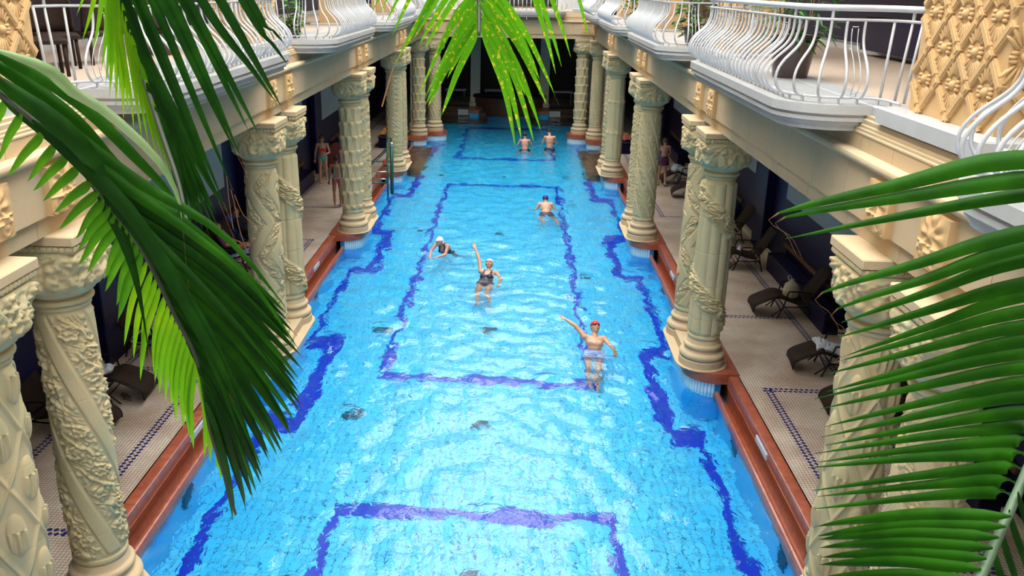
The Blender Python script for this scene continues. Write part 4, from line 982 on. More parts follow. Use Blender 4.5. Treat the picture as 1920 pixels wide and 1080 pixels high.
def person(label, loc, Mx, pose, female=False, voxel=.010, scale=1.0, wear=(), skin='skin', hair=None, fat=1.0, extras=None, cat='person', group=None):
    """Mx: 3x3 matrix from the standing frame (x right, y front, z up) to the world"""
    J = dict(DEF); J.update(pose); g = {k: (np.array(v, float) if v is not None else None) for k, v in J.items()}
    b_ = MB()
    def cone(a, b, ra, rb, n=12):
        a, b = np.array(a, float), np.array(b, float); b_.tube([a, a*.75+b*.25, (a+b)/2, a*.25+b*.75, b], [ra, ra*.75+rb*.25, (ra+rb)/2, ra*.25+rb*.75, rb], n); b_.ball(a, ra, n, 8); b_.ball(b, rb, n, 8)
    sp = norm(g['neck']-g['pel']); lat = norm(g['sR']-g['sL']); fr = norm(np.cross(sp, lat)); 
    if fr@g['front'] < 0: fr = -fr
    lat = norm(np.cross(fr, sp)); 
    RM = np.stack([np.cross(fr, sp), fr, sp], 1); tl = np.linalg.norm(g['neck']-g['pel'])/.48
    at = lambda x, y, z: g['pel']+RM@np.array([x, y, z*tl])
    k = fat
    lh = norm(g['hR']-g['hL']); 
    b_.ball(at(0,-.005,.0), (.155*k,.105*k,.12), 16, 10, R=RM); b_.ball(at(0,0,.13), (.128*k,.098*k,.13), 16, 10, R=RM); b_.ball(at(0,.0,.29), ((.135 if female else .152)*k,.105*k,.17), 18, 12, R=RM)
    b_.ball(at(0,-.01,.38), ((.13 if female else .155)*k,.085,.085), 16, 8, R=RM)
    for s_, S in ((1,'R'),(-1,'L')):
        b_.ball(g['h'+S]-fr*.045+sp*.01, (.078*k,.08*k,.085), 12, 8, R=RM)
        if female: b_.ball(at(s_*.068,.085,.27), (.058*k,.052*k,.056), 12, 8, R=RM)
        else: b_.ball(at(s_*.07,.06,.31), (.075,.045,.05), 12, 8, R=RM)
        sh = g['s'+S]; cone(at(s_*.04,-.01,.44), sh, .045, .052); b_.ball(sh, .058 if not female else .05, 12, 8)
        cone(sh, g['e'+S], .050*k if not female else .044*k, .036); cone(g['e'+S], g['e'+S]*.6+g['w'+S]*.4, .038, .038); cone(g['e'+S]*.6+g['w'+S]*.4, g['w'+S], .037, .024)
        hd = g['hd'+S] if g['hd'+S] is not None else norm(g['w'+S]-g['e'+S]); hd = norm(hd); side = norm(np.cross(hd, lat+.3*fr)); 
        pn = norm(np.cross(hd, side)); w = g['w'+S]; Rh = np.stack([pn, side, hd], 1)
        b_.ball(w+hd*.052, (.038,.017,.05), 12, 8, R=Rh)
        for f_, (o, L_) in enumerate(((-.027,.060),(-.009,.072),(.009,.070),(.027,.055))):
            p0 = w+hd*.085+pn*o; p1 = p0+hd*L_*.5+side*.004+pn*o*.25; p2 = p1+hd*L_*.42+side*.014+pn*o*.2; cone(p0, p1, .0088, .0082, 8); cone(p1, p2, .0082, .0068, 8)
        p0 = w+hd*.03-pn*s_*.03; p1 = p0+hd*.030-pn*s_*.022; p2 = p1+hd*.028-pn*s_*.006+side*.006; cone(p0, p1, .012, .010, 8); cone(p1, p2, .010, .008, 8)
        cone(g['h'+S], g['k'+S], .082*k, .052); b_.ball(g['k'+S], .053, 12, 8); kn, an = g['k'+S], g['a'+S]; m1 = kn*.68+an*.32-fr*.012
        cone(kn, m1, .048, .054); cone(m1, an, .053, .031)
        td = g['t'+S] if g['t'+S] is not None else norm(fr-norm(an-kn)*.12); td = norm(td); dn = norm(an-kn); up_ = norm(np.cross(np.cross(td, dn), td))*-1
        cone(an-td*.035+dn*.035, an+td*.10+dn*.045, .030, .030); b_.ball(an+td*.135+dn*.05, (.040,.045,.018), 10, 6, R=np.stack([norm(np.cross(td, dn)), td, np.cross(norm(np.cross(td, dn)), td)], 1))
        for q in range(5): b_.ball(an+td*(.178-.006*q)+dn*.055+norm(np.cross(td, dn))*(q-2)*.014*s_, .0095 if q else .012, 8, 5)
    hu, hf = norm(g['headup']), norm(g['faced']); hf = norm(hf-hu*(hf@hu)); hl = np.cross(hf, hu); HR = np.stack([hl, hf, hu], 1); hc = g['head']
    H_ = lambda x, y, z: hc+HR@np.array([x, y, z])
    cone(g['neck']-sp*.03, H_(0,-.015,-.07), .055 if not female else .047, .050 if not female else .044)
    b_.ball(H_(0,-.012,.015), (.076,.095,.098), 20, 14, R=HR); b_.ball(H_(0,.012,-.045), (.058,.070,.068), 16, 10, R=HR); b_.ball(H_(0,.052,-.088), (.026,.026,.022), 10, 6, R=HR)
    cone(H_(0,.080,.020), H_(0,.100,-.018), .0095, .015, 8); b_.ball(H_(0,.083,.035), (.045,.012,.010), 10, 6, R=HR)
    for s_ in (-1, 1): b_.ball(H_(s_*.077,-.005,-.005), (.010,.020,.032), 8, 6, R=HR); b_.ball(H_(s_*.038,.062,-.022), (.024,.022,.022), 8, 6, R=HR)
    b_.ball(H_(0,.083,-.052), (.024,.011,.009), 8, 6, R=HR)
    me = b_.mesh('body_raw', M[skin], fix=False); o = D.objects.new('tmp', me); COL.objects.link(o)
    md = o.modifiers.new('r', 'REMESH'); md.mode = 'VOXEL'; md.voxel_size = voxel; md.use_smooth_shade = True
    ms = o.modifiers.new('s', 'SMOOTH'); ms.factor = .5; ms.iterations = 2 if voxel < .012 else 1
    bpy.context.view_layer.update(); dg = bpy.context.evaluated_depsgraph_get(); bm_ = D.meshes.new_from_object(o.evaluated_get(dg)); D.objects.remove(o); D.meshes.remove(me)
    bm_.name = 'body'; bm_.materials.clear(); bm_.materials.append(M[skin])
    n = len(bm_.vertices); V = np.empty(n*3); bm_.vertices.foreach_get('co', V); V = V.reshape(-1,3); NN = np.empty(n*3); bm_.vertices.foreach_get('normal', NN); NN = NN.reshape(-1,3)
    bones = {'torso': (at(0,0,-.06), at(0,0,.40), .13), 'headb': (H_(0,0,-.06), H_(0,0,.05), .08), 'neckb': (g['neck'], H_(0,0,-.09), .05)}
    for S in 'RL':
        bones['ua'+S] = (g['s'+S], g['e'+S], .045); bones['fa'+S] = (g['e'+S], g['w'+S], .032); bones['hand'+S] = (g['w'+S], g['w'+S]+norm(g['w'+S]-g['e'+S])*.15, .02)
        bones['th'+S] = (g['h'+S], g['k'+S], .07); bones['sk'+S] = (g['k'+S], g['a'+S], .045)
    names = list(bones); Dm = []; Tm = []
    for nm in names:
        a, c, r = bones[nm]; ab = c-a; t = np.clip((V-a)@ab/(ab@ab), 0, 1); Dm.append(np.linalg.norm(V-(a+t[:,None]*ab), axis=1)/r**.7); Tm.append((V-a)@ab/(ab@ab))
    Dm = np.array(Dm); ib = Dm.argmin(0); Tm = np.array(Tm); tb_ = Tm[ib, np.arange(n)]
    loc3 = (V-g['pel'])@RM; loc3[:,2] /= tl; hl3 = (V-hc)@HR; bone = np.array(names)[ib]
    F_ = [tuple(p.vertices) for p in bm_.polygons]
    ctx = dict(V=V, N=NN, bone=bone, t=tb_, loc=loc3, head=hl3)
    root = thing('person', label, cat, loc, 0, group); root.rotation_mode = 'QUATERNION'; root.rotation_quaternion = Matrix(np.array(Mx).tolist()).to_quaternion(); root.scale = (scale,)*3
    link('body', bm_, root)
    def garment(nm, mask, off, m, nz=0.0):
        idx = np.where(mask)[0]; ok = np.zeros(n, bool); ok[idx] = True; fs = [f for f in F_ if ok[list(f)].all()]
        if not fs: return
        used = sorted({i for f in fs for i in f}); mp = {i: k for k, i in enumerate(used)}
        P = V[used]+NN[used]*(np.array(off)[used][:,None] if np.ndim(off) else off)
        if nz: P = P+NN[used]*(nz*(.5+.5*np.sin(P@np.array([31.,23.,17.])+3*np.sin(P[:,2:3]@np.array([40.]))))[:,None])
        q = MB(); q.add(P, [tuple(mp[i] for i in f) for f in fs]); o = q.build(nm, M[m], root, smooth='all', fix=False)
        md = o.modifiers.new('t', 'SOLIDIFY'); md.thickness = .004; md.offset = 1; return o
    for nm, fn, off, m, nz in wear:
        garment(nm, fn(ctx), off(ctx) if callable(off) else off, m, nz)
    for s_ in (-1, 1):
        q = MB(); q.ball(H_(s_*.030,.081,.010), (.012,.006,.008), 8, 5, R=HR); q.build('eye', M['eye'], root, smooth='all')
    q = MB(); q.ball(H_(0,.093,-.053), (.020,.006,.007), 8, 5, R=HR); q.build('lips', M['lip'], root, smooth='all')
    if hair:
        m, kind = hair; q = MB()
        rs = np.random.default_rng(3)
        for k_ in range(46 if kind == 'curly' else 30):
            a = rs.uniform(0, 2*PI); e = rs.uniform(-.15, 1); rr = math.sqrt(max(0, 1-max(e,0)**2)); p = np.array([.078*rr*math.cos(a), -.012+.095*rr*math.sin(a), .02+.098*e])
            if p[1] > .045 and p[2] < .06: continue
            q.ball(hc+HR@p, .026 if kind == 'curly' else .022, 7, 5)
        q.ball(H_(0,-.03,.03), (.082,.088,.092), 16, 10, R=HR)
        if kind == 'long':
            for k_ in range(8): q.tube([H_(-.05+.014*k_,-.07,.02), H_(-.055+.016*k_,-.10,-.10), H_(-.05+.014*k_,-.10,-.22)], [.022,.022,.008], 6)
        if kind == 'bun': q.ball(H_(0,-.06,.10), .042, 10, 7)
        q.build('hair', M[m], root, smooth='all')
    if extras: extras(root, g, H_, HR, RM, at)
    return root
TR = lambda *parts: (lambda c: np.isin(c['bone'], parts))
torso = lambda c, lo, hi: (c['bone'] == 'torso') & (c['loc'][:,2] > lo) & (c['loc'][:,2] < hi)
thigh = lambda c, hi: np.isin(c['bone'], ['thR','thL']) & (c['t'] < hi)
W_trunks = lambda hi, m, off=.012, up=.05, nz=.012: ('shorts', lambda c: torso(c, -9, up) | thigh(c, hi), lambda c: off+.03*np.clip(c['t'], 0, 1)*np.isin(c['bone'], ['thR','thL']), m, nz)
brief = lambda c, up=.06: torso(c, -9, up) | (np.isin(c['bone'], ['thR','thL']) & (c['loc'][:,2] > -.13+.75*np.abs(np.abs(c['loc'][:,0])-.02)))
W_suit = lambda m, back=.26: ('swimsuit', lambda c: torso(c, -9, .30) & ((c['loc'][:,1] > 0) | (c['loc'][:,2] < back)) | brief(c) | ((np.abs(np.abs(c['loc'][:,0])-.075) < .022) & (c['loc'][:,2] > .2) & np.isin(c['bone'], ['torso']) ), .005, m, .004)
W_cap = lambda m, fr=.055: ('swim_cap', lambda c: (c['bone'] == 'headb') & (c['head'][:,2] > .028-.0*c['head'][:,1]) | (c['bone'] == 'headb') & (c['head'][:,1] < -.02) & (c['head'][:,2] > -.03), .006, m, .001)
W_bra = lambda m: ('bikini_top', lambda c: torso(c, .215, .315) & (c['loc'][:,1] > .0) | torso(c, .235, .275), .006, m, 0)
W_brief = lambda m: ('bikini_bottom', lambda c: brief(c, .0), .006, m, 0)
# orientation matrices
def lie(az, tilt, back=True):
    """head points to azimuth az (degrees from +x), body raised by tilt; chest up (back float) or down"""
    a, t = math.radians(az), math.radians(tilt); h = np.array([math.cos(a)*math.cos(t), math.sin(a)*math.cos(t), math.sin(t)]); u = np.array([-math.cos(a)*math.sin(t), -math.sin(a)*math.sin(t), math.cos(t)])
    f = u if back else -u; return np.stack([np.cross(f, h), f, h], 1)
def stand(az, lean=0):
    a = math.radians(az); f = np.array([math.cos(a), math.sin(a), 0]); u = np.array([0,0,1.]); u = norm(u+f*math.tan(math.radians(lean))); f = norm(f-u*(f@u)); return np.stack([np.cross(f, u), f, u], 1)
def place(Mx, anchor, world, scale=1.0): return tuple(np.array(world)-scale*(np.array(Mx)@np.array(anchor, float)))
# floating man, backstroke
def man_x(root, g, H_, HR, RM, at):
    for s_ in (-1, 1):
        q = MB(); q.ball(H_(s_*.031,.090,.014), (.024,.012,.016), 12, 8, R=HR); q.build('goggle_lens', M['goggle'], root, smooth='all')
    q = MB(); q.tube([H_(.082*math.cos(a), -.012+.103*math.sin(a), .014) for a in np.linspace(0, 2*PI, 28, endpoint=False)], .005, 6, closed=True); q.build('goggle_strap', M['goggle'], root, smooth='all')
    e, w_ = g['eL'], g['wL']; d = norm(w_-e); a = norm(np.cross(d, (0,0,1.))); c = np.cross(d, a); p = w_-d*.02
    q = MB(); q.tube([p+.034*(math.cos(t)*a+math.sin(t)*c) for t in np.linspace(0, 2*PI, 20, endpoint=False)], .012, 6, closed=True); q.build('wristband', M['yellow'], root, smooth='all')
Mm = lie(87, 41); s_ = 1.18
person('man in red cap and black goggles floating on his back in pale blue shorts', place(Mm, (0,.0,1.585), (2.24,16.95,-.20), s_), Mm,
       dict(head=(-.01,.045,1.59), faced=(-.25,1,-.1), headup=(.05,.15,1), sR=(.18,-.02,1.42), eR=(.34,.02,1.60), wR=(.50,-.03,1.74), hdR=(.8,-.2,.6), eL=(-.30,.05,1.18), wL=(-.36,.18,.98), hdL=(.25,.1,-1),
            kR=(.11,.03,.50), aR=(.09,-.02,.10), kL=(-.08,.06,.50), aL=(-.03,.02,.08), tR=(.1,.35,-1), tL=(0,.35,-1)), False, .009, s_, [W_trunks(.42, 'shorts', .018, .06), W_cap('capr')], 'skin', None, 1.04, man_x)
# floating woman, backstroke
Mw = lie(82, 38)
person('woman in white cap and black swimsuit floating on her back, one arm raised', place(Mw, (0,0,1.585), (-.12,21.05,-.18), 1.20), Mw,
       dict(head=(.0,.03,1.58), faced=(0,1,.0), headup=(0,.1,1), sR=(.165,-.01,1.40), eR=(.235,.06,1.66), wR=(.34,.12,1.88), hdR=(.45,.1,1), eL=(-.31,.02,1.20), wL=(-.30,.12,.94), hdL=(-.05,.1,-1),
            kR=(.10,.02,.50), aR=(.0,.0,.10), kL=(-.10,.04,.50), aL=(-.19,.02,.12), tR=(-.2,.5,-1), tL=(-.2,.5,-1)), True, .009, 1.20, [W_suit('suitblack'), W_cap('capw')], 'skin', None, 1.08)
# breaststroke woman, towards the lower left
Mb = lie(243, 54, False)
person('elderly woman in white cap and black swimsuit swimming breaststroke to the left', place(Mb, (0,0,1.585), (-1.52,22.5,.02), 1.08), Mb,
       dict(head=(0,.05,1.58), faced=(.35,.85,.5), headup=(0,-.57,.82), sR=(.17,.02,1.40), eR=(.22,.26,1.38), wR=(.10,.50,1.46), hdR=(-.4,.8,.3), sL=(-.17,.02,1.40), eL=(-.20,.26,1.36), wL=(-.04,.48,1.44), hdL=(.3,.8,.3),
            kR=(.20,.10,.60), aR=(.28,-.1,.24), kL=(-.20,.10,.60), aL=(-.28,-.1,.24), tR=(.4,-.3,-.9), tL=(-.4,-.3,-.9)), True, .010, 1.08, [W_suit('suitblack'), W_cap('capw')], 'skinp', None, 1.15)
# capped man swimming away
Mc = lie(93, 36, False)
person('man in navy cap and dark shorts swimming away from the camera', place(Mc, (0,0,1.585), (1.49,28.0,-.08), 1.15), Mc,
       dict(head=(0,.02,1.60), faced=(0,.9,.5), headup=(0,-.5,1), eR=(.30,.14,1.24), wR=(.42,.30,1.24), hdR=(.5,.5,.6), eL=(-.30,.14,1.24), wL=(-.42,.30,1.24), hdL=(-.5,0,1),
            kR=(.24,.10,.56), aR=(.30,-.05,.20), kL=(-.22,.10,.56), aL=(-.14,-.1,.22), tR=(.5,-.2,-.8), tL=(-.3,-.2,-.9)), False, .011, 1.15, [W_trunks(.42, 'navyshorts'), W_cap('capn')], 'skin', None, 1.05)
# two bathers seen from behind, far
Ms = stand(93, 18)
person('dark haired bather seen from behind in dark swimwear, left of the two far ones', place(Ms, (0,0,.95), (.86,38.9,-.50), 1.12), Ms,
       dict(eR=(.28,.10,1.22), wR=(.30,.30,1.18), eL=(-.28,.10,1.22), wL=(-.30,.30,1.18), kR=(.2,.1,.5), aR=(.24,-.25,.3), kL=(-.2,.1,.5), aL=(-.24,-.25,.3)), False, .014, 1.12, [W_trunks(.6, 'suitdark')], 'skinp', ('hairb','short'), .95)
Ms = stand(95, 10)
person('bare backed man with bowed dark head, right of the two far bathers', place(Ms, (0,0,.95), (1.98,39.0,-.38), 1.2), Ms,
       dict(head=(-.02,.10,1.57), faced=(0,.8,-.6), headup=(0,.5,1), eR=(.26,.12,1.15), wR=(.14,.30,1.22), eL=(-.26,.12,1.15), wL=(-.14,.32,1.30), kR=(.15,.1,.5), aR=(.18,-.2,.25), kL=(-.15,.1,.5), aL=(-.18,-.2,.25)), False, .012, 1.2, [W_trunks(.6, 'navyshorts')], 'skin', ('hairb','short'), 1.0)
# deck people
Mf = stand(-82)
person('woman in red bikini top and turquoise bottom walking on the left deck', (-6.16,29.15,.0), Mf,
       dict(kR=(.10,.10,.50), aR=(.10,.16,.10), kL=(-.09,-.02,.50), aL=(-.09,-.20,.14), eR=(.25,-.06,1.12), wR=(.27,-.05,.86), eL=(-.25,.0,1.12), wL=(-.08,.20,1.04), hdL=(.8,.3,0), faced=(-.5,1,-.05)), True, .010, .97, [W_bra('redtop'), W_brief('turq')], 'skin', ('hairb','bun'), 1.05)
Mk = stand(100)
def straps(root, g, H_, HR, RM, at):
    for s_ in (-1, 1):
        q = MB(); q.tube([at(s_*.06,.09,.28), at(s_*.075,.03,.44), at(s_*.06,-.095,.36), at(s_*.075,-.105,.20), at(s_*.10,-.10,.04)], .009, 6); q.build('strap', M['turq'], root, smooth='all')
    q = MB(); q.tube([at(.155*math.cos(a), .108*math.sin(a), .03) for a in np.linspace(0, 2*PI, 24, endpoint=False)], .012, 6, closed=True); q.build('waistband', M['turq'], root, smooth='all')
person('bather in pink and turquoise swimsuit seen from behind, half hidden by the petal column', (-5.02,25.95,.0), Mk,
       dict(kR=(.10,.06,.50), aR=(.10,.05,.09), kL=(-.10,0,.50), aL=(-.09,-.14,.12)), True, .011, .93, [W_brief('pinks')], 'skin2', ('hairb','short'), 1.0, straps)
def flips(m):
    def f(root, g, H_, HR, RM, at):
        for S in 'RL':
            q = MB(); a = g['a'+S]; q.bbox(a[0]-.045, a[0]+.045, a[1]-.07, a[1]+.20, -.0, .025, .01); q.build('flip_flop', M[m], root)
        q = MB(); rows = []
        for zz, rr in ((.02,.0),(-.06,.02),(-.14,.045),(-.20,.06)):
            rows.append([at((.165+rr)*math.cos(a)*(1+.03*math.sin(9*a)), (.118+rr)*math.sin(a)-.01, zz) for a in np.linspace(0, 2*PI, 36, endpoint=False)])
        q.grid(rows, wrapu=True); q.build('skirt', M['purple'], root, smooth='all')
    return f
Mr = stand(95)
person('curly haired woman in plum skirted swimsuit and green flip-flops, right deck, from behind', (5.62,30.1,.02), Mr,
       dict(kR=(.10,.04,.50), aR=(.11,-.08,.10), kL=(-.11,.06,.50), aL=(-.11,.10,.10), eR=(.24,.06,1.14), wR=(.20,.26,1.04), eL=(-.24,.06,1.14), wL=(-.20,.26,1.04), head=(.02,.04,1.57)), True, .010, .98, [('swimsuit', lambda c: torso(c, -9, .30) & ((c['loc'][:,1] > .02) | (c['loc'][:,2] < .12) | (np.abs(c['loc'][:,0]) > .105)) | brief(c), .005, 'purple', .003)], 'skinp', ('hairg','curly'), 1.12, flips('gsandal'))
Mq = stand(-60)
person('standing bather with a white towel skirt in the shade beyond the far left columns', (-5.6,42.6,.0), Mq, {}, True, .016, 1.0, [('towel_skirt', lambda c: torso(c, -9, .05) | thigh(c, .85), .03, 'towel', .01)], 'skin2', ('hairb','short'), 1.0)
# person lying on the left lounger, dark clothes; second one mostly hidden, legs visible
def recline(i, label, wear, skin, hair, yoff=0.0, sc_=.98, extras=None):
    x, y, a, _ = LG[i]; a = math.radians(a); f = np.array([-math.cos(a), -math.sin(a), 0.]); u = np.array([0,0,1.]); Mx = np.stack([np.cross(f, u), f, u], 1)   # front looks to the foot end
    hipx, hipz = .98, .33+.10; neckx, neckz = 1.20, .80
    P = lambda lx, ly, z: (ly, -(lx-hipx), z-hipz)      # lounger profile coordinates to the body frame, hips at the origin
    pose = dict(pel=P(.98,0,.44), neck=P(1.19,0,.87), head=P(1.25,0,1.03), faced=(0,.9,.35), headup=P(.95,0,hipz+1), front=(0,.8,.6), sR=P(1.17,.17,.84), sL=P(1.17,-.17,.84), eR=P(1.02,.27,.64), eL=P(1.02,-.27,.64), wR=P(.80,.12,.60), wL=P(.80,-.12,.62), hdR=(-.6,.8,-.1), hdL=(.6,.8,-.1),
                hR=P(.95,.085,.43), hL=P(.95,-.085,.43), kR=P(.52,.11,.60), kL=P(.52,-.11,.58), aR=P(.12,.12,.42), aL=P(.12,-.10,.42), tR=(0,.5,1), tL=(0,.5,1))
    pose['headup'] = (0,-.3,1)
    hip = L2W(i, (hipx, yoff, 0)); return person(label, (hip[0], hip[1], hipz+.02), Mx, pose, False, .012, sc_, wear, skin, hair, 1.0, extras)
recline(10, 'pink faced person in dark clothes lying on a left lounger, hands folded', [('clothes', lambda c: np.isin(c['bone'], ['torso','uaR','uaL','thR','thL','skR','skL']) | (np.isin(c['bone'], ['faR','faL']) & (c['t'] < .8)), .012, 'cloth_dark', .006)], 'skinp', ('hairb','short'))
M['beads'] = mat('patterned_cloth', (.35,.03,.05), .8, col2=(.02,.12,.30), vscale=30)
recline(11, 'bare legged sunbather on the patterned towel, mostly hidden by the palm frond', [('top', lambda c: np.isin(c['bone'], ['torso','uaR','uaL']), .012, 'beads', .004), W_trunks(.5, 'suitdark')], 'skinp', ('hairb','short'))
